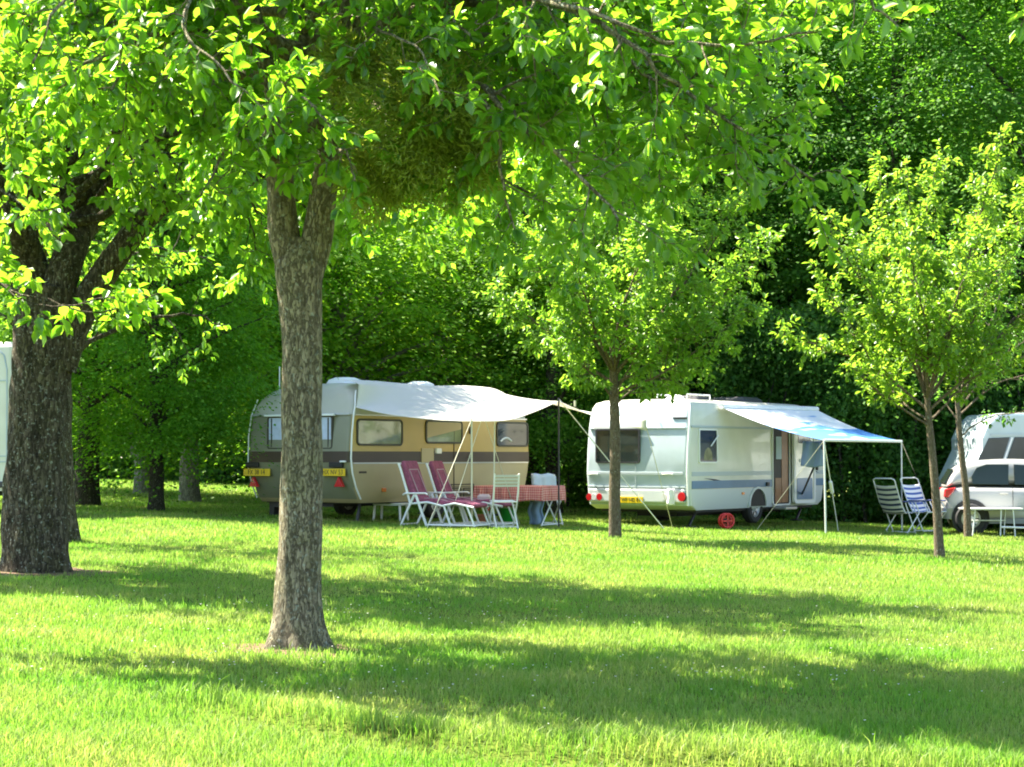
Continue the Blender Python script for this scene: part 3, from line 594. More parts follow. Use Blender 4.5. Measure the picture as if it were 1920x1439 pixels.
# --- trees of the wood behind: four grown shapes, copied
def clump_crown(seed, Rr, z0, z1, ncl, per, leaf, skirt=0.6):
    g = np.random.default_rng(seed); Ps = []; Ds = []; Ns = []
    cl = []
    for i in range(ncl):
        f = g.random(); z = z0 + (z1 - z0) * f; prof = (skirt + (1 - skirt) * min(1, f / 0.3)) if f < 0.3 else math.sqrt(max(0.03, 1 - ((f - 0.3) / 0.72) ** 2))
        a = g.uniform(0, 2 * math.pi); q = Rr * prof * g.uniform(0.25, 1) ** 0.4 * (1 + 0.16 * math.sin(3 * a + seed) + 0.1 * math.sin(5 * a + z))
        cl.append((q * math.cos(a), q * math.sin(a), z, a))
    for (x, y, z, a) in cl:
        k = int(per * g.uniform(0.5, 1.4)); s = g.uniform(0.45, 1.05)
        o = g.normal(size=(k, 3)) * np.array([s, s, s * 0.20]); rr = np.hypot(o[:, 0], o[:, 1]); o[:, 2] -= 0.30 * rr * rr / s
        Ps.append(o + np.array([x, y, z])); d = o * np.array([1, 1, 0.3]) + g.normal(size=(k, 3)) * 0.35 + np.array([math.cos(a) * .3, math.sin(a) * .3, -0.25])
        Ds.append(d); Ns.append(np.array([math.cos(a) * 0.35, math.sin(a) * 0.35, 0.9]) + g.normal(size=(k, 3)) * 0.38)
    P = np.concatenate(Ps); return P, np.concatenate(Ds), np.concatenate(Ns), leaf * g.uniform(0.6, 1.25, len(P)), cl
def wood_proto(seed, Rr, z0, z1, ncl, per, leaf, tr_r, lmat, bark, trunk_h, skirt=0.6):
    P, D, N, L, cl = clump_crown(seed, Rr, z0, z1, ncl, per, leaf, skirt)
    root = empty('wood_tree', (0, 0, 0)); V, Fc = leaf_arrays4(P, D, N, L, L * 0.62); c = arr_mesh('crown', V, Fc, 4, lmat, root)
    t = MB(); g = np.random.default_rng(seed); H = z1 * 0.9
    trunk_mb(t, [(0, 0, -0.3), (0.05, 0, trunk_h * 0.5), (0.12, 0.1, trunk_h), (0, 0.1, H * 0.6), (0.1, -0.1, H)], [tr_r * 1.15, tr_r, tr_r * 0.85, tr_r * 0.55, 0.04], seed=seed, n=14, flare=0.2, base_z=0)
    t.build('trunk', bark, root, smooth=60)
    w = MB()
    for i in range(0, len(cl), max(1, len(cl) // 34)):
        x, y, z, a = cl[i]; zs = max(trunk_h * 0.8, z * 0.72); w.tube(spline([(0.05, 0, zs), (x * .5, y * .5, zs + (z - zs) * .6), (x, y, z)], 4), [0.09 * (1 - 0.1 * k) for k in range(9)], 5)
    w.build('branches', bark, root, smooth=60)
    return root
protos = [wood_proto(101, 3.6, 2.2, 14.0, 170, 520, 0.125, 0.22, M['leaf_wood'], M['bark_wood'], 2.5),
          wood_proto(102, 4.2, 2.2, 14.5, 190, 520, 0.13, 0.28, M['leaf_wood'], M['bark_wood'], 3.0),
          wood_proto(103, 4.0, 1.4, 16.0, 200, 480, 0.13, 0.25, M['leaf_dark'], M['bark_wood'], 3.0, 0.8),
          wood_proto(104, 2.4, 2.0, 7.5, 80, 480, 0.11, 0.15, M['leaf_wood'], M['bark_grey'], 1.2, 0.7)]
G1 = 'trees of the wood behind the pitches'
LB = ['tall mid-green tree of the dense wood behind the caravans', 'broad tree of the dense wood behind the caravans', 'tall dark tree of the wood wall behind the right-hand pitches', 'small bushy tree at the edge of the wood']
used = set()
def wood_tree(k, x, y, s=1.0, rz=0.0, label=None, color=(1, 1, 1, 1), sz=None):
    if k in used: o = copy_tree(protos[k])
    else: o = protos[k]; used.add(k)
    o.location = (x, y, gzf(x, y)); o.rotation_euler = (0, 0, rz); o.scale = (s, s, sz or s)
    tag(o, label or LB[k], 'tree', G1)
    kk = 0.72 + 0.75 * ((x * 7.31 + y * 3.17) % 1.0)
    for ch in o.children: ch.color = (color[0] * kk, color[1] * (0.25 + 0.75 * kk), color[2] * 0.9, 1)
    return o
b = hit(160, 948); wood_tree(1, b.x, b.y, 0.8, 0.5, 'broad-trunked tree in the shade left of the brown caravan', (0.9, 1, 1, 1))
b = hit(292, 958); wood_tree(0, b.x, b.y, 0.6, 1.2, 'tree with a thin dark leaning trunk left of the brown caravan', (0.9, 1.05, 1, 1))
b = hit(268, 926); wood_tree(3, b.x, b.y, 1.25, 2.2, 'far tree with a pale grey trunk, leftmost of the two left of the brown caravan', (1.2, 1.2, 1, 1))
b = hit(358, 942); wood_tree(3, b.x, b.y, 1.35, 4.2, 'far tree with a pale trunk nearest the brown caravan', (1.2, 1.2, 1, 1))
wood_tree(0, 0.95, 41.5, 0.75, 2.9, 'dark-trunked tree just behind the open end of the brown caravan', (1, 1.05, 1, 1))
wood_tree(3, -3.9, 41.0, 1.15, 0.3, 'sunlit bushy tree rising behind the brown caravan roof', (1.7, 1.5, 1, 1), 1.0)  # sunlight put into the brighter, yellower crown colour
wood_tree(3, -1.3, 43.5, 1.2, 1.3, 'sunlit bushy tree behind the white canopy', (1.7, 1.5, 1, 1), 0.95)  # crown colour raised to stand in for sunshine on it
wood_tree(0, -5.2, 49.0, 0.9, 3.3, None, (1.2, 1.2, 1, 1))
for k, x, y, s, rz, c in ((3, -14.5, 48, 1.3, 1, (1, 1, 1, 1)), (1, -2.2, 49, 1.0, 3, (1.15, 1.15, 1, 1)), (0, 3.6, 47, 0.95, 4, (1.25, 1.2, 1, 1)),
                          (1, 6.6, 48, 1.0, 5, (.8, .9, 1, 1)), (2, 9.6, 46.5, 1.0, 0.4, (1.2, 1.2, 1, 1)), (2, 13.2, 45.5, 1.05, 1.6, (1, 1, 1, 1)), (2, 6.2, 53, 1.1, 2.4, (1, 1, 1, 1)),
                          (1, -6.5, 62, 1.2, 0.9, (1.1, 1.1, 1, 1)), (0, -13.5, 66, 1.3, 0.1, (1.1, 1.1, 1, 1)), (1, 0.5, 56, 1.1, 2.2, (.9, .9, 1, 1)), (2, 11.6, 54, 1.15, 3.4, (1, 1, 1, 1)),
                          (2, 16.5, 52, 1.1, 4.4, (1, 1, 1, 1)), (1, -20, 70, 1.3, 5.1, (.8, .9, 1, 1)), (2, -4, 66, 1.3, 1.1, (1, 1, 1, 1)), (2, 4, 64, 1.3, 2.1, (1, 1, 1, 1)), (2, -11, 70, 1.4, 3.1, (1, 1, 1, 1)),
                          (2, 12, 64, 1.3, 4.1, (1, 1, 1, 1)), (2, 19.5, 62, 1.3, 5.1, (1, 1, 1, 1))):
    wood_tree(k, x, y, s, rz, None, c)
# --- the tree with slim pale stems showing between the foreground trunk and the caravan roof
# --- hedges: a tall dark one behind the white caravan, a low far one at the left, and the wood's far mass
def hedge(name, pts, h, w, n, leaf, lmat, label, cat='hedge', kind=None, color=(1, 1, 1, 1), z0=0.0, hv=0.12):
    g = np.random.default_rng(int(n) + 3); P0 = np.array(pts, float); seg = np.linalg.norm(np.diff(P0, axis=0), axis=1); cum = np.concatenate([[0], np.cumsum(seg)])
    d = g.random(n) * cum[-1]; x = np.interp(d, cum, P0[:, 0]); y = np.interp(d, cum, P0[:, 1])
    hh = h * (1 + hv * np.sin(d * 0.9) + hv * 0.6 * np.sin(d * 2.3 + 1)); z = g.random(n) ** 0.85 * hh
    q = g.normal(0, 0.33, n) * w + 0.22 * np.sin(d * 2.1 + z * 1.7) + 0.18 * np.sin(z * 3.3 - d * 1.3)
    k = np.minimum(np.searchsorted(cum, d) - 1, len(seg) - 1).clip(0); t = (P0[k + 1] - P0[k]) / seg[k][:, None]
    x = x - t[:, 1] * q; y = y + t[:, 0] * q; P = np.stack([x, y, gz(x, y) + z + z0], -1)
    D = g.normal(size=(n, 3)) + np.array([0, -0.3, -0.5]); N = np.array([0, -0.35, 0.8]) + g.normal(size=(n, 3)) * 0.5
    L = leaf * g.uniform(0.6, 1.3, n); root = empty(name, (P0[0][0], P0[0][1], gzf(*P0[0])))
    V, Fc = leaf_arrays4(P - np.array(root.location), D, N, L, L * 0.65); c = arr_mesh('foliage', V, Fc, 4, lmat, root); c.color = color
    w_ = MB(); m = int(cum[-1] / 0.6)
    for i in range(m):
        dd = cum[-1] * (i + g.random()) / m; xx = float(np.interp(dd, cum, P0[:, 0])); yy = float(np.interp(dd, cum, P0[:, 1])); zz = gzf(xx, yy); o = root.location
        w_.tube([(xx - o.x, yy - o.y, zz - o.z - .1), (xx - o.x + g.uniform(-.2, .2), yy - o.y, zz - o.z + h * .4), (xx - o.x + g.uniform(-.4, .4), yy - o.y + g.uniform(-.2, .2), zz - o.z + h * .8)], [0.05, 0.035, 0.015], 5)
    w_.build('stems', M['bark_wood'], root); tag(root, label, cat, kind=kind)
    return root
hedge('hedge', [(4.6, 43.2), (8, 42.6), (12, 43.0), (18, 44.5)], 4.6, 0.9, 120000, 0.11, M['leaf_dark'], 'tall dark green hedge behind the white caravan and the striped chairs')
hedge('hedge', [(1.2, 44.5), (5.2, 44.0)], 2.6, 0.7, 16000, 0.13, M['leaf_wood'], 'lower leafy hedge showing between the two caravans')
hedge('hedge', [(-26, 60), (-14, 61), (-2, 61)], 2.3, 0.8, 45000, 0.15, M['leaf_dark'], 'long dark far hedge closing the lawn behind the left-hand trees')
def woodland():
    g = np.random.default_rng(77); n = 130000; x = g.uniform(-38, 40, n); z = g.random(n) * 26
    y = 76 + 1.5 * np.sin(x * .6) + 1.2 * np.sin(z * .7 + x * .3) + g.normal(0, 1.2, n); P = np.stack([x, y, z], -1)
    L = g.uniform(0.25, 0.6, n); V, Fc = leaf_arrays4(P, g.normal(size=(n, 3)) + np.array([0, -.3, -.4]), np.array([0, -.6, .6]) + g.normal(size=(n, 3)) * .5, L, L * .7)
    o = arr_mesh('woodland', V, Fc, 4, M['leaf_dark']); tag(o, 'dark dense mass of the wood far behind all the separate trees', 'woodland', kind='stuff')
woodland()

# ================================================================ vehicles and camping things
def glass_mat(name, c, rough=0.06, noise=0.0, nscale=3):
    return mat(name, c, rough, spec=0.9, coat=0.6, noise=noise, nscale=nscale)
M['pane_refl_green'] = glass_mat('pane_refl_green', (0.26, 0.30, 0.16), noise=0.5, nscale=2.2)  # green of reflected foliage painted into the pane colour
M['pane_dark'] = glass_mat('pane_dark', (0.035, 0.05, 0.045), noise=0.4, nscale=2)
M['pane_grey'] = mat('pane_grey', (0.035, 0.045, 0.055), 0.08, spec=0.5, noise=0.3, nscale=2)
M['seal'] = mat('seal', (0.05, 0.045, 0.03), 0.6)
M['curtain_blue'] = mat('curtain_blue', (0.50, 0.56, 0.72), 0.8, noise=0.15, nscale=9)
M['curtain_tan'] = mat('curtain_tan', (0.42, 0.34, 0.22), 0.8)
M['trim_white'] = mat('trim_white', (0.75, 0.76, 0.74), 0.4)

def window(parent, x0, x1, z0, z1, pane, frame, y=0.0, r=0.07, fw=0.035, axis='y', name='window', extra=None):
    """window on the outer face: the frame stands proud, the pane sits in it; axis y = side face (outward -y), x = rear face (outward -x)"""
    out = rrect(x0, x1, z0, z1, r); inn = rrect(x0 + fw, x1 - fw, z0 + fw, z1 - fw, max(r - fw, 0.01))
    w = MB().ring(out, inn, y - 0.022, y + 0.01, axis).build(name, frame, parent, smooth=35)
    MB().prism(inn, y - 0.010, y + 0.01, axis).build('pane', pane, w)
    return w
def wheel(parent, c, r, w, hubm, name='wheel', ax='y', rz=0.0):
    t = MB(); prof = [(r * 0.62, -w / 2), (r * 0.9, -w / 2), (r, -w * 0.33), (r, w * 0.33), (r * 0.9, w / 2), (r * 0.62, w / 2)]; n = 30
    vs = [(p[0] * math.cos(2 * math.pi * k / n), p[1], p[0] * math.sin(2 * math.pi * k / n)) for k in range(n) for p in prof]
    fs = [(k * 6 + j, ((k + 1) % n) * 6 + j, ((k + 1) % n) * 6 + (j + 1) % 6, k * 6 + (j + 1) % 6) for k in range(n) for j in range(6)]
    t.add(vs, fs); root = empty(name, c, rz); root.parent = parent
    t.build('tyre', M['rubber'], root, smooth=40)
    h = MB(); prof = [(r * 0.64, -w * 0.40), (r * 0.56, -w * 0.42), (r * 0.5, -w * 0.26), (r * 0.28, -w * 0.22), (r * 0.2, -w * 0.34), (0.001, -w * 0.36)]; q = len(prof)
    vs = [(p[0] * math.cos(2 * math.pi * k / n), p[1], p[0] * math.sin(2 * math.pi * k / n)) for k in range(n) for p in prof]
    h.add(vs, [(k * q + j, k * q + j + 1, ((k + 1) % n) * q + j + 1, ((k + 1) % n) * q + j) for k in range(n) for j in range(q - 1)])
    for k in range(7):
        a = 2 * math.pi * k / 7; h.box((r * .4 * math.cos(a), -w * 0.28, r * .4 * math.sin(a)), (r * 0.2, 0.012, r * 0.07), Matrix.Rotation(-a, 3, 'Y'), mi=1)
    h.build('rim', [hubm, M['black']], root, smooth=40)
    return root
def text(s, size, loc, rot, m, parent, name='lettering', sx=1.0):
    c = bpy.data.curves.new(name, 'FONT'); c.body = s; c.size = size; c.extrude = 0.001; c.align_x = 'CENTER'; c.align_y = 'CENTER'; c.space_character = 1.05
    tmp = bpy.data.objects.new(name, c); col.objects.link(tmp); bpy.context.view_layer.update()
    me = bpy.data.meshes.new_from_object(tmp.evaluated_get(bpy.context.evaluated_depsgraph_get())); bpy.data.objects.remove(tmp); me.materials.clear(); me.materials.append(m)
    o = bpy.data.objects.new(name, me); col.objects.link(o); o.parent = parent; o.location = loc; o.rotation_euler = rot; o.scale = (sx, 1, 1); return o
REAR_ROT = (R(90), 0, R(-90))   # text lying on a rear face that looks towards -x

# ---------------------------------------------------------------- the brown caravan
FB = Frame(-2.79, 32.0, 55, gzf(-2.79, 32.0))
bc = empty('touring_caravan', (FB.C.x, FB.C.y, FB.z0), FB.a); tag(bc, 'old beige touring caravan with a dark brown stripe and a white canopy on its side', 'caravan')
M['car_beige'] = mat('car_beige', (0.42, 0.34, 0.19), 0.4, noise=0.12, nscale=1.5); M['car_ochre'] = mat('car_ochre', (0.48, 0.33, 0.10), 0.4, noise=0.15, nscale=1.2)
M['car_beige_shaded'] = mat('car_beige_shaded', (0.22, 0.22, 0.15), 0.45, noise=0.15, nscale=1.5); M['car_roof'] = mat('car_roof', (0.42, 0.41, 0.34), 0.45, noise=0.15, nscale=1.2); M['car_brown'] = mat('car_brown', (0.045, 0.026, 0.018), 0.45)  # grey of the end walls: the beige with shade painted in
Lb, Wb = 5.5, 2.36
def body_levels(lv): return lv
lv = [(0.33, 0.34, Lb - .30, 0.03, Wb - .03, .05), (0.40, 0.26, Lb - .22, 0.0, Wb, .07), (0.60, 0.15, Lb - .13, 0, Wb, .08), (0.85, 0.05, Lb - .05, 0, Wb, .09), (1.035, 0.01, Lb - .01, 0, Wb, .09)]
st = [(1.035, 0.004, Lb - .004, -.006, Wb + .006, .09), (1.225, 0.004, Lb - .004, -.006, Wb + .006, .09)]
up = [(1.225, 0.01, Lb - .01, 0, Wb, .09), (1.50, 0.03, Lb - .04, 0, Wb, .09), (1.86, 0.08, Lb - .10, 0.005, Wb - .005, .10)]
rf = [(1.86, 0.08, Lb - .10, 0.005, Wb - .005, .10), (2.02, 0.12, Lb - .15, 0.02, Wb - .03, .13), (2.16, 0.18, Lb - .23, 0.06, Wb - .09, .18), (2.28, 0.27, Lb - .34, 0.13, Wb - .20, .22), (2.37, 0.42, Lb - .52, 0.24, Wb - .36, .26), (2.42, 0.60, Lb - .75, 0.42, Wb - .6, .3), (2.445, 0.9, Lb - 1.1, 0.75, Wb - .9, .3)]
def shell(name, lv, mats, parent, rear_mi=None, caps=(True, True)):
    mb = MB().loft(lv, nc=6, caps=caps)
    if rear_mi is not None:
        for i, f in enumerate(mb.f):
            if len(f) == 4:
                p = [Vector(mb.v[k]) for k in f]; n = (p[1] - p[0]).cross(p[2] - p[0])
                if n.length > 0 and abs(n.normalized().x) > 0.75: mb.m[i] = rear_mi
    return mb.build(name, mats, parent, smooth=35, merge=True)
shell('lower_body', lv, [M['car_beige'], M['car_beige_shaded']], bc, 1); shell('stripe', st, [M['car_brown']], bc, None)
shell('upper_body', up, [M['car_ochre'], M['car_beige_shaded']], bc, 1, caps=(False, False)); shell('roof', rf, [M['car_roof']], bc)
def sB(px, py): return FB.side(px, py)
def rB(px, py): return FB.rear(px, py)
# white piping along the near corner and gutter across the rear
MB().tube([(0.30, -.012, .40), (0.17, -.014, .60), (0.07, -.016, .85), (0.03, -.016, 1.1), (0.05, -.016, 1.5), (0.10, -.014, 1.86), (0.16, .0, 2.02), (.22, .05, 2.16), (.32, .12, 2.28)], 0.016, 6).build('corner_trim', M['trim_white'], bc, smooth=50)
MB().tube([(0.27, Wb + .012, .40), (0.15, Wb + .014, .60), (0.03, Wb + .012, .95), (0.04, Wb + .012, 1.5), (0.10, Wb, 1.86), (0.20, Wb - .06, 2.16)], 0.014, 6).build('corner_trim', M['trim_white'], bc, smooth=50)
MB().box((0.066, Wb / 2, 1.865), (0.03, Wb - .1, 0.035)).build('gutter', M['grey_metal'], bc, bevel=.005)
MB().box((Lb / 2, -.008, 1.02), (Lb - .2, 0.016, 0.02)).build('rubbing_strip', M['grey_metal'], bc)
MB().box((Lb / 2, -.006, 1.855), (Lb - .3, 0.016, 0.025)).build('rubbing_strip', M['grey_metal'], bc)
# rear window, tilted with the rear wall
y1, zt = rB(500, 781); y0, zb = rB(622, 843)
rw = window(bc, y0, y1, zb - .0, zt, M['curtain_blue'], M['seal'], y=0.0, r=.06, fw=.03, axis='x'); rw.location = (0.035, 0, 0); 
rw.rotation_euler = (0, 0.0, 0)
for yy in (y0 + .10, y1 - .10, (y0 + y1) / 2): MB().box((-.012, yy, (zb + zt) / 2), (.02, .02, zt - zb - .08)).build('glazing_bar', M['seal'], rw)
MB().box((-.03, (y0 + y1) / 2, zt + .01), (.05, y1 - y0 + .1, .035)).build('rail', M['trim_white'], rw, bevel=.005)
# side windows
for (a, c, d, e, pn) in ((668, 754, 785, 836, 'pane_refl_green'), (797, 866, 785, 832, 'pane_refl_green'), (930, 989, 786, 838, 'pane_grey')):
    xa, za = sB(a, d); xb, _ = sB(c, d); _, zb2 = sB(a, e); zt2 = min(za, 1.80)
    w = window(bc, xa, xb, zb2, zt2, M[pn], M['seal'], y=-.004, r=.09, fw=.035)
    if a == 797: MB().add([(xa + .04, -.018, zt2 - .04), (xb - .04, -.018, zt2 - .04), (xb - .04, -.018, zt2 - .16), (xa + .04, -.018, zb2 + .10)], [(0, 3, 2, 1)]).build('blind', M['curtain_tan'], w)
    if a == 930: MB().tube([(xa + .12 + k * .06, -.016, zb2 + .10 + .07 * math.sin(k * .5)) for k in range(7)], .02, 6).build('basin', M['white_plastic'], w)
# door: outline, hinge gap, handle
xa, za = sB(886, 790); xb, _ = sB(990, 790); xm, _ = sB(886, 790)
dx0, dx1 = sB(884, 800)[0], sB(922, 800)[0]
dr = MB().ring(rrect(dx0 - .56, dx0, .42, 1.83, .06), rrect(dx0 - .55, dx0 - .012, .43, 1.82, .055), -.016, .0).build('door', M['seal'], bc)
MB().box((dx0 - .07, -.03, 1.62), (.05, .03, .13)).build('handle', M['black'], dr, bevel=.008)
MB().box((dx0 - .07, -.04, 1.12), (.05, .03, .05)).build('lock', M['grey_metal'], dr, bevel=.005)
# fridge vents, gas locker flap, lamp, hatch, marker light, lettering-like badge
for (a, c, d, e) in ((844, 888, 908, 945), (846, 864, 915, 938), (868, 886, 915, 938)):
    xa, za = sB(a, d); xb, _ = sB(c, d); _, zb2 = sB(a, e)
    v = MB().ring(rrect(xa, xb, zb2, za, .02), rrect(xa + .02, xb - .02, zb2 + .02, za - .02, .01), -.014, .004)
    for k in range(5): v.box(((xa + xb) / 2, -.008, zb2 + .05 + k * (za - zb2 - .1) / 4), (xb - xa - .05, .012, .008))
    v.build('vent', M['car_brown'], bc)
xa, za = sB(789, 841); xb, zb2 = sB(812, 868); MB().box(((xa + xb) / 2, -.012, (za + zb2) / 2), (xb - xa, .022, za - zb2)).build('hatch', M['car_beige'], bc, bevel=.006)
xa, za = sB(814, 841); xb, zb2 = sB(824, 851); MB().box(((xa + xb) / 2, -.03, (za + zb2) / 2), (xb - xa, .06, za - zb2)).build('awning_lamp', M['trim_white'], bc, bevel=.012)
xa, za = sB(719, 919); MB().box((xa, -.012, za), (.11, .03, .07)).build('marker_lamp', M['orange_lens'], bc, bevel=.01)
xa, za = sB(680, 886); MB().box((xa, -.003, za), (.20, .008, .035)).build('badge', M['car_brown'], bc)
# rear lights, plates and triangles
for i, (pa, pb, s) in enumerate(((458, 507, 'FX 38 14'), (603, 648, 'HX NV 53'))):
    yb, z1 = rB(pa, 879); ya, z0 = rB(pb, 893); xx = -.012
    n = MB().box((xx, (ya + yb) / 2, (z0 + z1) / 2), (.02, yb - ya, z1 - z0)).build('number_plate', M['plate'], bc, bevel=.004)
    text(s, (z1 - z0) * .95, (xx - .0125, (ya + yb) / 2, (z0 + z1) / 2), REAR_ROT, M['ink'], n, sx=.85)
    yc, zc = rB(474 if i == 0 else 634, 904); rr = .10
    xb_ = .04
    MB().prism([(yc - rr, zc - .085), (yc + rr, zc - .085), (yc, zc + .09)], xb_ - .04, xb_ + .03, 'x').build('reflector', M['red_lens'], bc, bevel=.004)
    yc, zc = rB(474 if i == 0 else 631, 872); MB().box((-.01, yc, zc), (.05, .30, .09)).build('tail_lamp', M['black'], bc, bevel=.012)
yc, zc = rB(645, 868); MB().box((-.03, yc, zc + .02), (.05, .12, .03)).build('grab_handle', M['trim_white'], bc, bevel=.01)
# running gear
MB().box((Lb / 2, Wb / 2, .30), (Lb - .9, .9, .1)).box((Lb * .5, Wb / 2, .34), (Lb - .9, Wb - .12, .06)).build('chassis', M['black'], bc)
wheel(bc, (2.55, .14, .32), .31, .18, M['hub']); wheel(bc, (2.55, Wb - .14, .32), .31, .18, M['hub'])
for (x, y, o) in ((.55, .28, .0), (.55, Wb - .2, 0), (Lb - .7, .28, 0), (Lb - .7, Wb - .25, 0)):
    MB().tube([(x + .1, y, .36), (x, y, .0 + o)], .03, 8).box((x, y, .01), (.16, .14, .03)).build('corner_steady', M['dark_metal'], bc)
MB().box((.5, Wb - .18, .22), (.1, .12, .4)).box((.52, Wb - .5, .28), (.25, .5, .1)).build('rear_jack', M['black'], bc)
MB().tube([(Lb - .4, Wb / 2 - .4, .42), (Lb + 1.1, Wb / 2, .45)], .035, 8).tube([(Lb - .4, Wb / 2 + .4, .42), (Lb + 1.1, Wb / 2, .45)], .035, 8).tube([(Lb + .9, Wb / 2, .9), (Lb + .9, Wb / 2, .1)], .03, 8).build('drawbar', M['dark_metal'], bc)
# roof vents
for (px, w_) in ((635, .55), (790, .5)):
    k = 1.0 if px == 635 else 3.2
    MB().loft([(2.42, k, k + w_, .9, .9 + w_, .08), (2.52, k + .04, k + w_ - .04, .94, .86 + w_, .1), (2.56, k + .12, k + w_ - .12, 1.02, .78 + w_, .1)]).build('roof_vent', M['trim_white'], bc, smooth=40)
MB().tube([(.45, Wb - .35, 2.3), (.45, Wb - .35, 2.75)], .012, 6).build('aerial', M['white_metal'], bc)

# ---------------------------------------------------------------- its white canopy with poles and guy ropes
M['canopy'] = mat('canopy', (0.84, 0.84, 0.82), 0.8, trans=0.5, tcol=(0.84, 0.80, 0.70), noise=0.06, nscale=1.5, bump=0.6, bscale=5)
can = empty('canopy', FB.world(0, 0, 0)); can.rotation_euler = (0, 0, FB.a); tag(can, 'white cloth canopy stretched from the roof of the brown caravan to poles and guy ropes', 'canopy')
def lerp(a, b, t): return [a[i] + (b[i] - a[i]) * t for i in range(len(a))]
FRONT = [(0.10, -.06, 1.98), (.25, -.55, 1.87), (0.5, -1.3, 1.77), (.80, -2.0, 1.73), (1.6, -2.2, 1.76), (2.25, -2.33, 1.92), (2.8, -2.45, 2.11)]
FS = spline(FRONT, 6)
def fr(u):
    x = u * (len(FS) - 1); i = min(int(x), len(FS) - 2); return FS[i] + (FS[i + 1] - FS[i]) * (x - i)
def cf(u, v):
    back = np.array([.35 + 4.25 * u, .45, 2.46 + .02 * math.sin(u * 9)]); edge = np.array([.22 + 4.4 * u, -.03, 2.38 - .04 * u + .012 * math.sin(u * 17)]); f = fr(u)
    if v < .25: p = back + (edge - back) * (v / .25); p[2] += .03 * math.sin(v / .25 * math.pi)
    else:
        t = (v - .25) / .75; p = edge + (f - edge) * t; p[2] -= .10 * math.sin(t * math.pi) * (1 - .6 * u); p[2] += .014 * math.sin(u * 31 + t * 4) * t * (1 - t) * 3
    return p
MB().grid(cf, 48, 24).build('cloth', M['canopy'], can, smooth=180, solid=.006)
def tail(u, v):
    a = cf(1, .25 + .75 * (0.55 + .45 * v)); b = np.array([2.95, -4.15, 1.58]) + np.array([0, 0, .20]) * (1 - v)
    w = a + (b - a) * u; w[2] -= .05 * math.sin(u * math.pi); return w
MB().grid(tail, 16, 4).build('cloth', M['canopy'], can, smooth=180, solid=.006)
def pole(parent, a, b, r, m, name='pole', n=8): return MB().tube([a, b], r, n).build(name, m, parent, smooth=50)
def loc_g(Fm, x, y, dz=0): w = Fm.world(x, y, 0); return (x, y, gzf(w.x, w.y) - Fm.z0 + dz)
pole(can, (.82, -2.0, 1.78), loc_g(FB, .80, -2.02), .016, M['rope']); pole(can, (2.8, -2.45, 2.17), loc_g(FB, 2.8, -2.45), .016, M['dark_metal'])
pole(can, (1.35, -2.1, 1.78), loc_g(FB, 1.32, -2.1), .013, M['rope'])
def toF(Fm, w): d = w - Vector((Fm.C.x, Fm.C.y, Fm.z0)); c, s = math.cos(Fm.a), math.sin(Fm.a); return (c * d.x + s * d.y, -s * d.x + c * d.y, d.z)
def rope(parent, Fm, a, wpt, r=.007, m='rope'):
    b = toF(Fm, wpt); return MB().tube([a, b], r, 5).build('guy_rope', M[m], parent)
rope(can, FB, (2.8, -2.45, 2.15), hit(1245, 992), .010, 'rope_white'); rope(can, FB, (1.05, -2.05, 1.80), hit(838, 990)); rope(can, FB, (1.1, -2.06, 1.80), hit(975, 985))
rope(can, FB, (.82, -2.0, 1.76), hit(800, 992)); rope(can, FB, (2.95, -4.15, 1.66), hit(1262, 994) , .006)
MB().box(toF(FB, at(1078, 757, 31.6)), (.03, .03, .10)).build('tensioner', M['rope'], can)

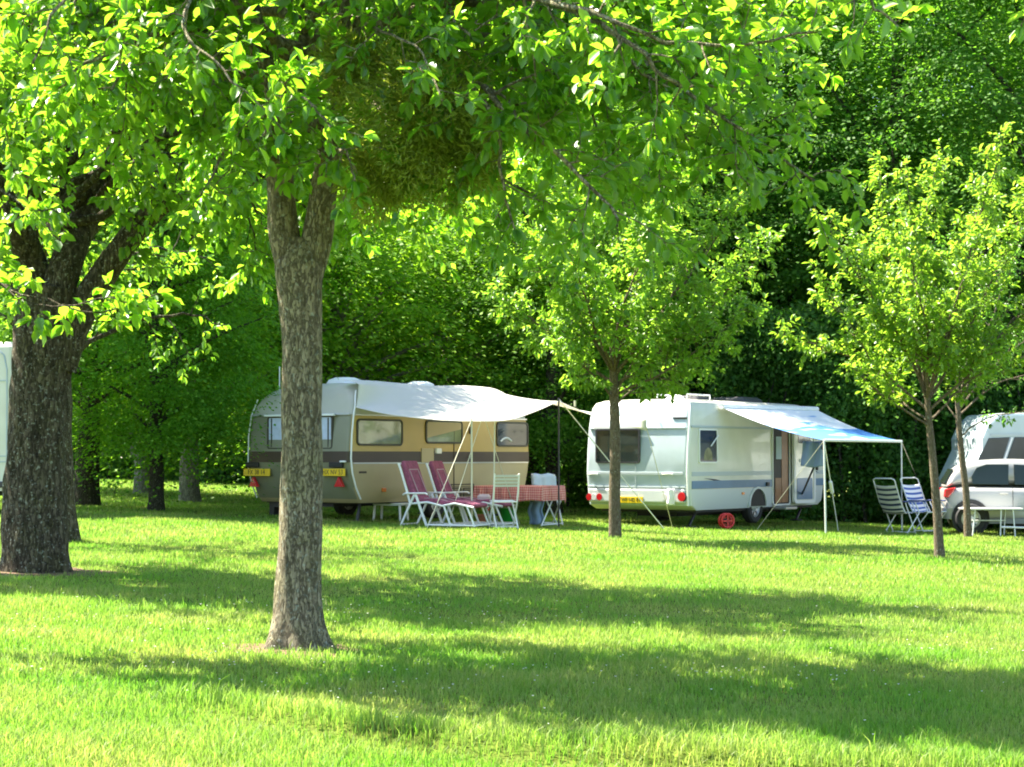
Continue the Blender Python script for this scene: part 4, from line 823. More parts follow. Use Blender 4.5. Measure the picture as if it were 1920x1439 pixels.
# ---------------------------------------------------------------- recliners
M['maroon'] = mat('maroon', (0.30, 0.075, 0.14), 0.9, noise=0.45, nscale=16, bump=.3, bscale=150); M['piping'] = mat('piping', (0.42, 0.30, 0.32), 0.8)
def recliner(loc, rz):
    root = empty('reclining_chair', loc, rz); fm = M['white_plastic']
    for s in (-.29, .29):
        MB().tube([(.0, s, 1.05), (.05, s, .92), (.17, s, .55), (.22, s, .38)], .02, 8).build('back_rail', fm, root, smooth=50)
        MB().tube([(.10, s * 1.08, .52), (.14, s * 1.08, .545), (.52, s * 1.08, .55), (.56, s * 1.08, .53)], .026, 8, flat=.6).build('armrest', fm, root, smooth=50)
        MB().tube([(.31, s * 1.05, .53), (.05, s * 1.05, .0)], .021, 8).build('leg', fm, root, smooth=50)
        MB().tube([(.33, s * 1.05, .53), (.54, s * 1.05, .0)], .024, 8).build('leg', fm, root, smooth=50)
        MB().tube([(.20, s, .37), (.55, s, .40), (.82, s, .34), (1.05, s, .385), (1.4, s, .32)], .019, 8).build('seat_rail', fm, root, smooth=50)
        MB().tube([(.85, s, .35), (.98, s, .0)], .019, 8).build('leg', fm, root, smooth=50)
        MB().tube([(1.28, s, .33), (1.42, s, .0)], .017, 8).build('leg', fm, root, smooth=50)
        MB().tube([(.54, s, .02), (1.42, s, .02)], .018, 8).build('runner', fm, root, smooth=50)
    for (x, z) in ((.06, .02), (.54, .02), (1.42, .02), (.0, 1.04), (.98, .02)): MB().tube([(x, -.3, z), (x, .3, z)], .016, 8).build('crossbar', fm, root)
    prof = [(.02, 1.02), (.03, 1.08), (.07, 1.10), (.10, 1.04), (.17, .85), (.30, .50), (.36, .44), (.60, .46), (.86, .41), (1.08, .44), (1.40, .38), (1.42, .34), (1.38, .31), (1.05, .37), (.85, .34), (.58, .38), (.30, .37), (.22, .46), (.11, .74)]
    c = MB(); ysl = [-.25, -.21, -.07, .07, .21, .25]
    c.prism([(x, z) for x, z in prof], -.255, .255, 'y'); cu = c.build('cushion', M['maroon'], root, bevel=.018)
    pp = MB(); bk = lambda t: (.075 + .235 * t + .012, 1.02 - .52 * t)
    for (yy) in (-.16, .16): pp.tube([(bk(t)[0] + .016, yy, bk(t)[1]) for t in (.14, .35, .6, .88)], .008, 5)
    pp.tube([(bk(.14)[0] + .016, y, bk(.14)[1]) for y in (-.16, 0, .16)], .008, 5)
    for yy in (-.16, .16): pp.tube([(.42, yy, .462), (.62, yy, .47), (.86, yy, .42)], .007, 5)
    pp.build('piping', M['piping'], cu)
    return root
w = hit(764, 985); r1 = recliner((w.x - .02, w.y, w.z), R(-24)); tag(r1, 'white reclining chair with a maroon cushion, the nearer one beside the white stool', 'chair', 'reclining chairs with maroon cushions')
r2 = copy_tree(r1); w = at(818, 985, r1.location.y + .72); r2.location = (w.x - .06, w.y, gzf(w.x, w.y)); r2.rotation_euler = (0, 0, R(-20))
tag(r2, 'white reclining chair with a maroon cushion, the farther one next to the checked table', 'chair', 'reclining chairs with maroon cushions')
# little things lying on the far recliner
c = MB().loft([(0, -.11, .11, -.08, .08, .04), (.05, -.12, .12, -.09, .09, .05), (.09, -.08, .09, -.06, .06, .04)]).build('folded_cloth', mat('pinkish_cloth', (.6, .45, .45), .9), smooth=60)
w = r2.matrix_basis @ Vector((.95, 0, .43)); c.location = w; tag(c, 'crumpled pale pink cloth lying on the foot of the far recliner', 'cloth')
# ---------------------------------------------------------------- white stool
w = hit(703, 977); st_ = empty('side_table', (w.x + .27, w.y + .15, w.z), R(-18)); tag(st_, 'low white plastic side table standing left of the maroon recliners', 'table')
MB().loft([(.27, -.27, .27, -.2, .2, .05), (.30, -.28, .28, -.21, .21, .05), (.315, -.27, .27, -.2, .2, .05)]).build('table_top', M['white_plastic'], st_, smooth=40)
for sx in (-1, 1):
    for sy in (-1, 1): MB().tube([(sx * .235, sy * .165, .28), (sx * .255, sy * .185, 0)], [.026, .02], 8).build('leg', M['white_plastic'], st_, smooth=50)

# ---------------------------------------------------------------- table with checked cloth
def cloth_mat(name, a, b, s1, s2):
    m = bpy.data.materials.new(name); m.use_nodes = True; t = m.node_tree; n = t.nodes; l = t.links; n.clear()
    out = n.new('ShaderNodeOutputMaterial'); p = n.new('ShaderNodeBsdfPrincipled'); tc = n.new('ShaderNodeTexCoord'); mp = n.new('ShaderNodeSeparateXYZ'); l.new(tc.outputs['UV'], mp.inputs[0])
    def wv(o, sc):
        a_ = n.new('ShaderNodeMath'); a_.operation = 'MULTIPLY'; a_.inputs[1].default_value = sc; l.new(o, a_.inputs[0])
        f = n.new('ShaderNodeMath'); f.operation = 'FRACT'; l.new(a_.outputs[0], f.inputs[0]); g_ = n.new('ShaderNodeMath'); g_.operation = 'GREATER_THAN'; g_.inputs[1].default_value = .5; l.new(f.outputs[0], g_.inputs[0]); return g_
    u = wv(mp.outputs[0], s1); v = wv(mp.outputs[1], s2); ad = n.new('ShaderNodeMath'); ad.operation = 'ADD'; l.new(u.outputs[0], ad.inputs[0]); l.new(v.outputs[0], ad.inputs[1])
    hf = n.new('ShaderNodeMath'); hf.operation = 'MULTIPLY'; hf.inputs[1].default_value = .5; l.new(ad.outputs[0], hf.inputs[0])
    mx = n.new('ShaderNodeMix'); mx.data_type = 'RGBA'; mx.inputs[6].default_value = (*a, 1); mx.inputs[7].default_value = (*b, 1); l.new(hf.outputs[0], mx.inputs[0]); l.new(mx.outputs[2], p.inputs['Base Color']); p.inputs['Roughness'].default_value = .85
    l.new(p.outputs[0], out.inputs[0]); return m
M['gingham'] = cloth_mat('gingham', (0.70, 0.36, 0.33), (0.48, 0.08, 0.07), 46, 30)
near = at(1017, 955, 32.7); TA = R(150); TL, TW, TH = 1.38, .80, .70
tx = Vector((math.cos(TA), math.sin(TA), 0)); ty = Vector((math.cos(TA - R(90)), math.sin(TA - R(90)), 0)); tcn = Vector((near.x, near.y, 0)) + tx * TL / 2 + ty * TW / 2
tz = gzf(tcn.x, tcn.y); tab = empty('camping_table', (tcn.x, tcn.y, tz), TA); tag(tab, 'folding camping table hidden under the red and white checked cloth', 'table')
MB().box((0, 0, TH - .03), (TL - .04, TW - .04, .03)).build('table_top', M['white_plastic'], tab, bevel=.01)
for sx in (-1, 1):
    for a_, b_ in ((-1, 1), (1, -1)): MB().tube([(sx * (TL / 2 - .08), a_ * .3, TH - .04), (sx * (TL / 2 - .08), b_ * .3, 0)], .014, 8).build('leg', M['white_metal'], tab)
    MB().tube([(sx * (TL / 2 - .08), -.3, .02), (sx * (TL / 2 - .08), .3, .02)], .012, 6).build('crossbar', M['white_metal'], tab)
def clothf(u, v):
    a = (u - .5) * (TL + .52); b_ = (v - .5) * (TW + .52); x = max(-TL / 2, min(TL / 2, a)); y = max(-TW / 2, min(TW / 2, b_)); ox, oy = abs(a - x), abs(b_ - y)
    dn = max(ox, oy) + .3 * min(ox, oy); fl = .022 * math.sin((x - y) * 24 + u * 5) + .012 * math.sin((x + y) * 41)
    sx = (1 if a > x else -1) if ox > 1e-6 else 0; sy = (1 if b_ > y else -1) if oy > 1e-6 else 0; k = min(1, dn / .15)
    return (x + sx * (.012 + (.02 + fl) * k), y + sy * (.012 + (.02 + fl) * k), TH + .004 - dn + .012 * math.sin(x * 9) * (dn > .2))
o = MB().grid(clothf, 96, 66).build('tablecloth', M['gingham'], smooth=180); o.location = (tcn.x, tcn.y, tz); o.rotation_euler = (0, 0, TA); tag(o, 'red and white checked tablecloth hanging over the camping table', 'tablecloth')
# ---------------------------------------------------------------- white folding chairs
M['slat'] = mat('slat', (0.62, 0.64, 0.62), .5, trans=.25)
def folding_chair(loc, rz):
    root = empty('folding_chair', loc, rz)   # faces +x
    for s in (-.21, .21):
        MB().tube([(-.20, s, .92), (-.14, s, .60), (-.05, s, .42), (.22, s, 0)], .016, 8).build('leg', M['white_plastic'], root, smooth=60)
        MB().tube([(.18, s * .88, .44), (-.05, s * .88, .22), (-.24, s * .88, 0)], .015, 8).build('leg', M['white_plastic'], root, smooth=60)
    bb = MB()
    for k in range(4): bb.box((-.195 + k * .012, 0, .88 - k * .055), (.012, .42, .038), Matrix.Rotation(R(-10), 3, 'Y'))
    bb.build('backrest', M['slat'], root, bevel=.004)
    sb = MB()
    for k in range(6): sb.box((-.12 + k * .062, 0, .445 + .004 * k), (.045, .40, .016))
    sb.build('seat', M['white_plastic'], root, bevel=.004)
    MB().tube([(.20, -.2, .03), (.20, .2, .03)], .011, 6).tube([(-.22, -.18, .03), (-.22, .18, .03)], .011, 6).build('crossbar', M['white_plastic'], root)
    return root
w = hit(945, 991); c1 = folding_chair((w.x, w.y, w.z), R(104)); tag(c1, 'white folding chair at the near side of the checked table, seen from behind', 'chair', 'white folding chairs at the checked table')
c2 = copy_tree(c1); c2.location = (tcn.x - ty.x * .0 + .52, tcn.y + .95, gzf(tcn.x + .5, tcn.y + .9)); c2.rotation_euler = (0, 0, R(-70)); tag(c2, 'white folding chair behind the checked table with a pale blue jacket over its back', 'chair', 'white folding chairs at the checked table')
def drape(u, v):
    s = (v - .5) * .9; y = (u - .5) * .46; return (-.19 + (.035 + .01 * math.sin(u * 14)) * (1 if s > 0 else -1) + .02 * math.sin(v * 9), y, .93 - abs(s) + .01 * math.sin(u * 11))
o = MB().grid(drape, 18, 20).build('jacket', M['pale_cloth'], smooth=180, solid=.012); o.location = c2.location; o.rotation_euler = c2.rotation_euler; tag(o, 'pale blue jacket hung over the back of the chair behind the table', 'jacket')
w = hit(1006, 988); jt = MB().grid(lambda u, v: (.24 * (u - .5) + .02 * math.sin(v * 8), .05 * math.sin(u * 9) + .03 * v, .42 * v + .02), 10, 10).build('towel', M['denim'], smooth=180, solid=.03); jt.location = (w.x, w.y + .55, w.z); tag(jt, 'blue cloth hanging down under the right end of the checked table', 'towel')
# bucket, ball, bag under the table
w = hit(952, 984); bk = empty('bucket', (w.x, w.y + .35, w.z)); tag(bk, 'green plastic bucket under the checked table', 'bucket'); M['green_pl'] = mat('green_pl', (.02, .28, .03), .35)
MB().tube([(0, 0, 0), (0, 0, .02), (0, 0, .27), (0, 0, .285)], [.11, .12, .15, .158], 20).build('pail', M['green_pl'], bk, smooth=50)
MB().tube([(.155 * math.cos(a), 0, .28 + .12 * math.sin(a)) for a in [math.pi * k / 10 for k in range(11)]], .005, 5).build('handle', M['white_metal'], bk)
w = hit(902, 984); pt = empty('flowerpot', (w.x, w.y + .4, w.z)); tag(pt, 'small plant with red flowers in a pot between the recliners and the checked table', 'potted plant')
MB().tube([(0, 0, 0), (0, 0, .14), (0, 0, .15), (0, 0, .17)], [.07, .1, .11, .11], 16).build('pot', mat('terracotta', (.35, .12, .06), .8), pt, smooth=40)
g = np.random.default_rng(5); n = 160; Pp = g.normal(size=(n, 3)) * [.07, .07, .05] + [0, 0, .24]; V, Fc = leaf_arrays4(Pp, g.normal(size=(n, 3)), g.normal(size=(n, 3)) + [0, 0, 1], np.full(n, .05), np.full(n, .03)); arr_mesh('leaves', V, Fc, 4, M['leaf_orchard'], pt)
n = 50; Pp = g.normal(size=(n, 3)) * [.07, .07, .03] + [0, 0, .30]; V, Fc = leaf_arrays4(Pp, g.normal(size=(n, 3)), g.normal(size=(n, 3)), np.full(n, .05), np.full(n, .045)); arr_mesh('flowers', V, Fc, 4, mat('petal', (.6, .03, .02), .7), pt)

# ---------------------------------------------------------------- the white caravan
FW = Frame(3.30, 35.0, 55, gzf(3.3, 35.0)); wc = empty('touring_caravan', (FW.C.x, FW.C.y, FW.z0), FW.a)
tag(wc, 'white touring caravan with blue side bands, open door and striped awning', 'caravan')
M['wh'] = mat('wh', (0.64, 0.64, 0.56), 0.35, noise=0.13, nscale=2.2, coat=.3); M['wh_shaded'] = mat('wh_shaded', (0.44, 0.53, 0.57), 0.3, noise=0.13, nscale=2.2, coat=.4)  # bluish white of the rear: cool shade put into the white
M['band_grey'] = mat('band_grey', (0.38, 0.44, 0.46), 0.35); M['band_blue'] = mat('band_blue', (0.10, 0.20, 0.33), 0.35, noise=.2, nscale=3); M['skirt'] = mat('skirt', (0.55, 0.58, 0.58), 0.4)
Lw, Ww = 5.9, 2.30
def sW(px, py): return FW.side(px, py)
def rW(px, py): return FW.rear(px, py)
lvw = [(0.33, .32, Lw - .3, .03, Ww - .03, .06), (0.42, .12, Lw - .15, 0, Ww, .09), (.72, .04, Lw - .05, 0, Ww, .10)]
bw = [(.72, .04, Lw - .05, 0, Ww, .10), (.90, .02, Lw - .03, 0, Ww, .10)]
uw = [(.90, .02, Lw - .03, 0, Ww, .10), (1.05, .0, Lw, 0, Ww, .10), (1.50, .03, Lw - .05, 0, Ww, .10), (1.90, .08, Lw - .2, 0, Ww, .10)]
rw_ = [(1.90, .08, Lw - .2, 0, Ww, .10), (2.10, .11, Lw - .35, .01, Ww - .01, .11), (2.28, .15, Lw - .55, .03, Ww - .03, .12), (2.38, .21, Lw - .7, .08, Ww - .08, .12), (2.43, .32, Lw - .9, .2, Ww - .2, .15), (2.455, .6, Lw - 1.2, .5, Ww - .5, .2)]
shell('skirt', lvw, [M['skirt'], M['wh_shaded']], wc, 1); shell('lower_band', bw, [M['wh'], M['wh_shaded']], wc, 1, caps=(False, False))
shell('upper_body', uw, [M['wh'], M['wh_shaded']], wc, 1, caps=(False, False)); shell('roof', rw_, [M['wh'], M['wh_shaded']], wc, 1)
# door opening
dx0 = sW(1448, 900)[0]; dx1 = sW(1476, 900)[0]; zd0 = .38; zd1 = 1.98
do = MB().prism(rrect(dx0, dx1 + .06, zd0, zd1, .05), -.012, .004).build('doorway', M['black'], wc)
MB().ring(rrect(dx0 - .02, dx1 + .09, zd0 - .02, zd1 + .02, .06), rrect(dx0, dx1 + .06, zd0, zd1, .05), -.03, .0).build('door_frame', M['trim_white'], do)
MB().box((dx0 + (dx1 - dx0) * .78, -.018, (zd0 + zd1) / 2 - .02), ((dx1 - dx0) * .42, .008, zd1 - zd0 - .1)).build('cupboard', M['wood_brown'], do)
MB().box((dx0 + (dx1 - dx0) * .34, -.018, zd0 + .28), ((dx1 - dx0) * .40, .008, .5)).build('cupboard', M['wood_brown'], do)
MB().box((dx0 + (dx1 - dx0) * .38, -.020, 1.52), ((dx1 - dx0) * .36, .010, .46)).build('curtain', M['pale_cloth'], do, bevel=.004)
MB().box((dx0 + .25, -.16, .30), (.5, .3, .05)).build('step', M['grey_metal'], wc, bevel=.01)
# open door folded back along the side
da, db = sW(1481, 900)[0], sW(1516, 900)[0]
dl = empty('door', (da, -.02, 0), R(-4)); dl.parent = wc; W_ = db - da
MB().ring(rrect(0, W_, zd0 + .0, zd1, .08), rrect(.06, W_ - .06, zd0 + .06, zd1 - .06, .06), -.09, -.03).build('door_rim', M['trim_white'], dl, smooth=40)
MB().prism(rrect(.06, W_ - .06, zd0 + .06, zd1 - .06, .06), -.075, -.035).build('door_panel', M['wh'], dl)
MB().prism(rrect(.12, W_ - .12, zd0 + .08, 1.02 - .12, .03), -.082, -.072).build('kick_panel', M['band_blue'], dl)
MB().prism(rrect(.18, W_ - .18, 1.62, 1.88, .04), -.082, -.072).build('door_window', M['pane_grey'], dl)
MB().box((W_ / 2, -.08, 1.26), (W_ * .5, .02, .07)).build('shelf', M['band_grey'], dl, bevel=.01)
MB().box((W_ + .02, -.11, 1.15), (.05, .05, .18)).build('handle', M['dark_metal'], dl, bevel=.01)
# side bands as applied trims (grey line, blue band, swoosh)
def strip(x0, x1, z0, z1, m, name='side_band', yy=-.007): return MB().box(((x0 + x1) / 2, yy / 2, (z0 + z1) / 2), (x1 - x0, -yy + .004, z1 - z0)).build(name, m, wc)
for (x0, x1) in ((.13, dx0 - .03), (db + .02, Lw - .12)):
    zt_ = sW(1330, 885)[1]; strip(x0, x1, sW(1330, 893)[1], zt_, M['band_grey']); strip(x0, x1, .735, .885, M['band_blue'], yy=-.010); strip(x0, x1, sW(1330, 803)[1], sW(1330, 799)[1], M['band_grey'], 'rubbing_strip', -.014)
for (pa, pb, z_, hgt) in ((1320, 1370, 904, .07), (1330, 1372, 908, .05), (1520, 1535, 885, .08), (1522, 1540, 902, .05)):
    x0, za = sW(pa, z_); x1, _ = sW(pb, z_); MB().prism([(x0, za + hgt), (x0 + (x1 - x0) * .4, za + hgt * .7), (x1, za - .03), (x0 + (x1 - x0) * .5, za + .0)], -.009, .0).build('swoosh', M['dark_metal' if pa in (1320, 1520) else 'band_grey'], wc)
# side window with stay
xa, za = sW(1309, 804); xb, zb2 = sW(1344, 869); ww = window(wc, xa, xb, zb2, za, M['pane_grey'], M['trim_white'], y=-.004, r=.05, fw=.03)
MB().tube([(xb - .02, -.05, za - .12), (xb - .28, -.03, za - .33)], .012, 6).build('window_stay', M['trim_white'], ww)
MB().prism([((xa + xb) / 2 + .17 * math.cos(a), zb2 + .06 + .24 * max(0, math.sin(a))) for a in [math.pi * k / 12 for k in range(13)]], -.017, -.006).build('curtain', mat('curtain_floral', (.30, .28, .17), .8, noise=.5, nscale=14), ww)
# rear: window, centre line, gutter, bumper, lights, plate, handles
yb, zt = rW(1117, 805); ya, zb2 = rW(1200, 869); rwn = window(wc, ya, yb, zb2, zt, M['pane_dark'], M['dark_metal'], y=.006, r=.05, fw=.03, axis='x')
MB().box((.018, (ya + yb) / 2, zt + .03), (.04, yb - ya + .1, .04)).build('window_rail', M['trim_white'], rwn)
MB().box((.06, Ww / 2, 1.885), (.03, Ww - .16, .03)).build('rubbing_strip', M['band_grey'], wc, bevel=.005)
z1_ = rW(1190, 885)[1]; MB().box((.005, Ww / 2, z1_ - .03), (.03, Ww - .22, .055)).build('rear_band', M['band_grey'], wc, bevel=.005)
MB().box((.02, Ww / 2, .60), (.09, Ww - .16, .26)).build('bumper', M['skirt'], wc, bevel=.03)
MB().box((.02, Ww / 2, .765), (.05, Ww - .14, .035)).build('rear_band', M['band_grey'], wc, bevel=.005)
for (pa) in (1110, 1150): pass
for pc, mt in ((1106, 'red_lens'), (1115, 'white_lens'), (1125, 'red_lens'), (1247, 'white_lens'), (1258, 'red_lens'), (1279, 'red_lens')):
    yc, zc = rW(pc, 932); rr = .07 if pc != 1279 else .09
    MB().tube([(-.015, yc, zc), (-.035, yc, zc)], [rr, rr * .9], 18).tube([(-.0, yc, zc), (-.022, yc, zc)], rr * 1.12, 18, mi=1).build('tail_lamp', [M[mt], M['dark_metal']], wc, smooth=40)
yb, z1 = rW(1163, 933); ya, z0 = rW(1207, 944); n = MB().box((-.035, (ya + yb) / 2, (z0 + z1) / 2 + .01), (.02, yb - ya, .12)).build('number_plate', M['plate'], wc, bevel=.004)
text('WF ND 81', .10, (-.047, (ya + yb) / 2, (z0 + z1) / 2 + .01), REAR_ROT, M['ink'], n, sx=.9)
yc, zc = rW(1270, 784); MB().box((.10, yc, zc), (.03, .30, .04)).build('badge', M['dark_metal'], wc, bevel=.01)
for pxh in (1112, 1252): yc, zc = rW(pxh, 890); MB().tube([(.0, yc - .11, zc), (-.05, yc - .08, zc + .01), (-.05, yc + .08, zc + .01), (.0, yc + .11, zc)], .016, 8).build('grab_handle', M['trim_white'], wc, smooth=60)
MB().tube([(.01, .012, .42), (-.0, .012, .9), (-.01, .012, 1.05), (.02, .012, 1.5), (.07, .012, 1.9), (.13, .03, 2.28), (.25, .12, 2.41)], .02, 6).build('corner_trim', M['trim_white'], wc, smooth=60)
yc, zc = rW(1192, 893); MB().box((-.003, yc, .95), (.012, .014, .5)).build('panel_joint', M['band_grey'], wc)
# wheel, arch, gear
xwz = sW(1420, 965)[0]; wheel(wc, (xwz, .12, .33), .31, .19, M['hub'])
arch = [(xwz + .39 * math.cos(a), .36 + .39 * math.sin(a)) for a in [math.pi * k / 14 for k in range(15)]]; inn = [(xwz + .345 * math.cos(a), .36 + .345 * math.sin(a)) for a in [math.pi * k / 14 for k in range(15)]]
MB().prism(inn, -.006, .05).build('wheel_arch', M['black'], wc); MB().prism(arch + inn[::-1], -.035, .0).build('arch_trim', M['skirt'], wc)
wheel(wc, (xwz, Ww - .14, .33), .31, .19, M['hub'])
MB().box((Lw / 2, Ww / 2, .33), (Lw - .9, Ww - .2, .10)).box((Lw / 2, Ww / 2, .24), (Lw - 1.6, .9, .1)).build('chassis', M['black'], wc)
for (x, y) in ((.55, .3), (.55, Ww - .3), (Lw - .8, .3), (Lw - .8, Ww - .3)): MB().tube([(x + .3, y, .33), (x, y, .02)], .028, 8).box((x, y, .012), (.2, .2, .025)).build('corner_steady', M['dark_metal'], wc)
MB().tube([(Lw - .2, Ww / 2, .4), (Lw + 1.2, Ww / 2, .42)], .05, 8).build('drawbar', M['dark_metal'], wc)
for (pa, k) in ((1505, 0), (1393, 0)): xx, zz = sW(pa, 945); MB().box((xx if pa == 1393 else Lw - .55, -.008, .62), (.10, .02, .05)).build('marker_lamp', M['orange_lens'], wc, bevel=.006)
xx, zz = sW(1437, 908); MB().box((xx, -.03, zz), (.10, .05, .08)).build('door_catch', M['dark_metal'], wc, bevel=.01)
for (k, w_, h_, m_) in ((1.5, .6, .10, 'dark_metal'), (3.4, .9, .12, 'dark_metal'), (.7, .35, .09, 'trim_white')):
    MB().loft([(2.42, k, k + w_, .6, .6 + w_, .06), (2.46 + h_ * .5, k + .03, k + w_ - .03, .64, .56 + w_, .08), (2.45 + h_, k + .1, k + w_ - .1, .7, .5 + w_, .08)]).build('roof_vent', M[m_], wc, smooth=40)
MB().tube([(.4, .25, 2.45), (.4, .25, 2.53), (1.3, .25, 2.53), (1.3, .25, 2.45)], .014, 6).tube([(.4, .9, 2.47), (.4, .9, 2.53), (1.3, .9, 2.53)], .014, 6).build('roof_rack', M['white_metal'], wc)
# white paper roll hanging at the rear right, as a cloth on the light cluster
yc, zc = rW(1263, 925); pr = MB().grid(lambda u, v: (.02 * math.sin(u * 7), (u - .5) * .16 + .01 * math.sin(v * 9), -.30 * v), 8, 8).build('rag', M['white_plastic'], smooth=180, solid=.02); pr.location = FW.world(-.10, yc, zc + .08); pr.rotation_euler = (0, 0, FW.a); tag(pr, 'white rag hanging over the right rear lamps of the white caravan', 'rag')
# ---------------------------------------------------------------- its wind-out awning
def awn_mat():
    m = bpy.data.materials.new('awning_stripes'); m.use_nodes = True; t = m.node_tree; n = t.nodes; l = t.links; n.clear()
    out = n.new('ShaderNodeOutputMaterial'); p = n.new('ShaderNodeBsdfPrincipled'); tr = n.new('ShaderNodeBsdfTranslucent'); tc = n.new('ShaderNodeTexCoord')
    mp = n.new('ShaderNodeMapping'); mp.inputs['Scale'].default_value = (2.2, 6.5, 1); l.new(tc.outputs['UV'], mp.inputs[0]); nz = n.new('ShaderNodeTexNoise'); nz.inputs['Scale'].default_value = 1.3; nz.inputs['Detail'].default_value = 2.5; l.new(mp.outputs[0], nz.inputs[0])
    sp = n.new('ShaderNodeSeparateXYZ'); l.new(tc.outputs['UV'], sp.inputs[0])
    s = n.new('ShaderNodeMapRange'); s.inputs[1].default_value = .30; s.inputs[2].default_value = .62; s.inputs[3].default_value = -.25; s.inputs[4].default_value = .06; l.new(sp.outputs[1], s.inputs[0])
    ad = n.new('ShaderNodeMath'); ad.operation = 'ADD'; l.new(nz.outputs[0], ad.inputs[0]); l.new(s.outputs[0], ad.inputs[1])
    r = n.new('ShaderNodeValToRGB'); e = r.color_ramp.elements; e[0].position = .37; e[1].position = .47; e[0].color = (.78, .82, .86, 1); e[1].color = (.10, .30, .68, 1); l.new(ad.outputs[0], r.inputs[0])
    l.new(r.outputs[0], p.inputs['Base Color']); l.new(r.outputs[0], tr.inputs[0]); p.inputs['Roughness'].default_value = .6
    ms = n.new('ShaderNodeMixShader'); ms.inputs[0].default_value = .3; l.new(p.outputs[0], ms.inputs[1]); l.new(tr.outputs[0], ms.inputs[2]); l.new(ms.outputs[0], out.inputs[0]); return m
aw = empty('awning', FW.world(0, 0, 0), FW.a); tag(aw, 'wind-out awning with blue and white pattern fixed above the white caravan door', 'awning')
def solve_pt(px, py, s):   # point above line x=s (local) : find y,z local
    a, b = ray(px, py); c, n = math.cos(FW.a), math.sin(FW.a); X0 = FW.C.x + c * s; Y0 = FW.C.y + n * s
    # X0 - n*t = a*(Y0 + c*t)
    t = (X0 - a * Y0) / (n + a * c); Yv = Y0 + c * t; return (s, t, CAMZ + b * Yv - FW.z0)
A0 = (1.2, -.05, 2.30); A1 = (5.37, -.05, 2.33); F0 = solve_pt(1545, 826, 1.2); F1 = solve_pt(1690, 828, 5.3)
def af(u, v):
    a = np.array(A0) + (np.array(A1) - np.array(A0)) * u; b_ = np.array(F0) + (np.array(F1) - np.array(F0)) * u; p = a + (b_ - a) * v
    p[2] -= .07 * math.sin(v * math.pi) + .015 * math.sin(u * 9) * math.sin(v * math.pi); return p
MB().grid(af, 30, 24).build('cloth', awn_mat(), aw, smooth=180, solid=.006)
MB().tube([A0[:1] + (-.06, 2.31), A1[:1] + (-.06, 2.34)], .055, 12).build('cassette', M['white_metal'], aw, smooth=50)
MB().tube([F0, F1], .028, 10).build('front_bar', M['white_metal'], aw, smooth=50)
pole(aw, F0, (F0[0] + .05, F0[1], loc_g(FW, F0[0], F0[1])[2]), .018, M['white_metal'], 'pole'); 
w = at(1693, 905, FW.world(*F1).y); pole(aw, F1, (F1[0], F1[1], loc_g(FW, F1[0], F1[1])[2]), .018, M['white_metal'], 'pole')
e = sW(1500, 930); MB().tube([(F0[0] + .05, F0[1], F0[2] - .02), (e[0], -.03, e[1])], .02, 8).build('arm', M['dark_metal'], aw, smooth=50)
rope(aw, FW, F0, hit(1572, 998), .010, 'rope_white'); rope(aw, FW, F1, hit(1752, 975), .007, 'rope'); rope(aw, FW, F0, hit(1418, 995), .005)
for k in range(7):
    f = .1 + k * .13; a_ = Vector(F0); b_ = Vector(toF(FW, hit(1572, 998))); c_ = a_.lerp(b_, f); 
MB().tube([tuple(Vector(F0).lerp(Vector(toF(FW, hit(1572, 998))), f)) for f in (.44, .5, .56)], .035, 6).build('tensioner', M['white_plastic'], aw)
# garment on the awning arm
gp = solve_pt(1523, 828, 1.6)
def garm(u, v): return ((u - .5) * (.34 + .1 * v), .05 * math.sin(u * 10 + v * 3) + .02, -.5 * v * (1 - .15 * abs(u - .5)))
o = MB().grid(garm, 16, 14).build('hanging_shirt', mat('shirt', (.17, .23, .34), .9), smooth=180, solid=.02); o.location = FW.world(*gp); o.rotation_euler = (0, 0, R(-12)); tag(o, 'grey-blue shirt hanging under the awning of the white caravan', 'shirt')
# red reel on the ground under the white caravan
w = hit(1362, 993); rl = empty('hose_reel', (w.x, w.y, w.z + .16), R(25)); tag(rl, 'round red reel standing on the grass under the white caravan', 'reel'); M['red_pl'] = mat('red_pl', (.55, .02, .015), .4)
for yy in (-.05, .05): MB().tube([(.13 * math.cos(2 * math.pi * k / 20), yy, .13 * math.sin(2 * math.pi * k / 20)) for k in range(21)], .022, 8, caps=False).box((0, yy, 0), (.24, .015, .03)).box((0, yy, 0), (.03, .015, .24)).build('flange', M['red_pl'], rl, smooth=60)
MB().tube([(0, -.05, 0), (0, .05, 0)], .045, 12).build('drum', M['black'], rl)

# ---------------------------------------------------------------- striped folding chairs at the right
def stripes(name, a, b, sc):
    m = mat(name, a, .8); t = m.node_tree; n = t.nodes; l = t.links; p = [x for x in n if x.type == 'BSDF_PRINCIPLED'][0]; tc = n.new('ShaderNodeTexCoord'); sp = n.new('ShaderNodeSeparateXYZ'); l.new(tc.outputs['UV'], sp.inputs[0])
    q = n.new('ShaderNodeMath'); q.operation = 'MULTIPLY'; q.inputs[1].default_value = sc; l.new(sp.outputs[1], q.inputs[0]); f = n.new('ShaderNodeMath'); f.operation = 'FRACT'; l.new(q.outputs[0], f.inputs[0])
    r = n.new('ShaderNodeValToRGB'); r.color_ramp.interpolation = 'CONSTANT'; e = r.color_ramp.elements; e[0].color = (*a, 1); e[1].position = .55; e[1].color = (*b, 1); l.new(f.outputs[0], r.inputs[0]); l.new(r.outputs[0], p.inputs['Base Color']); return m
M['stripe_dark'] = stripes('stripe_dark', (.55, .55, .48), (.035, .05, .09), 11); M['stripe_blue'] = stripes('stripe_blue', (.72, .74, .78), (.06, .12, .38), 11)
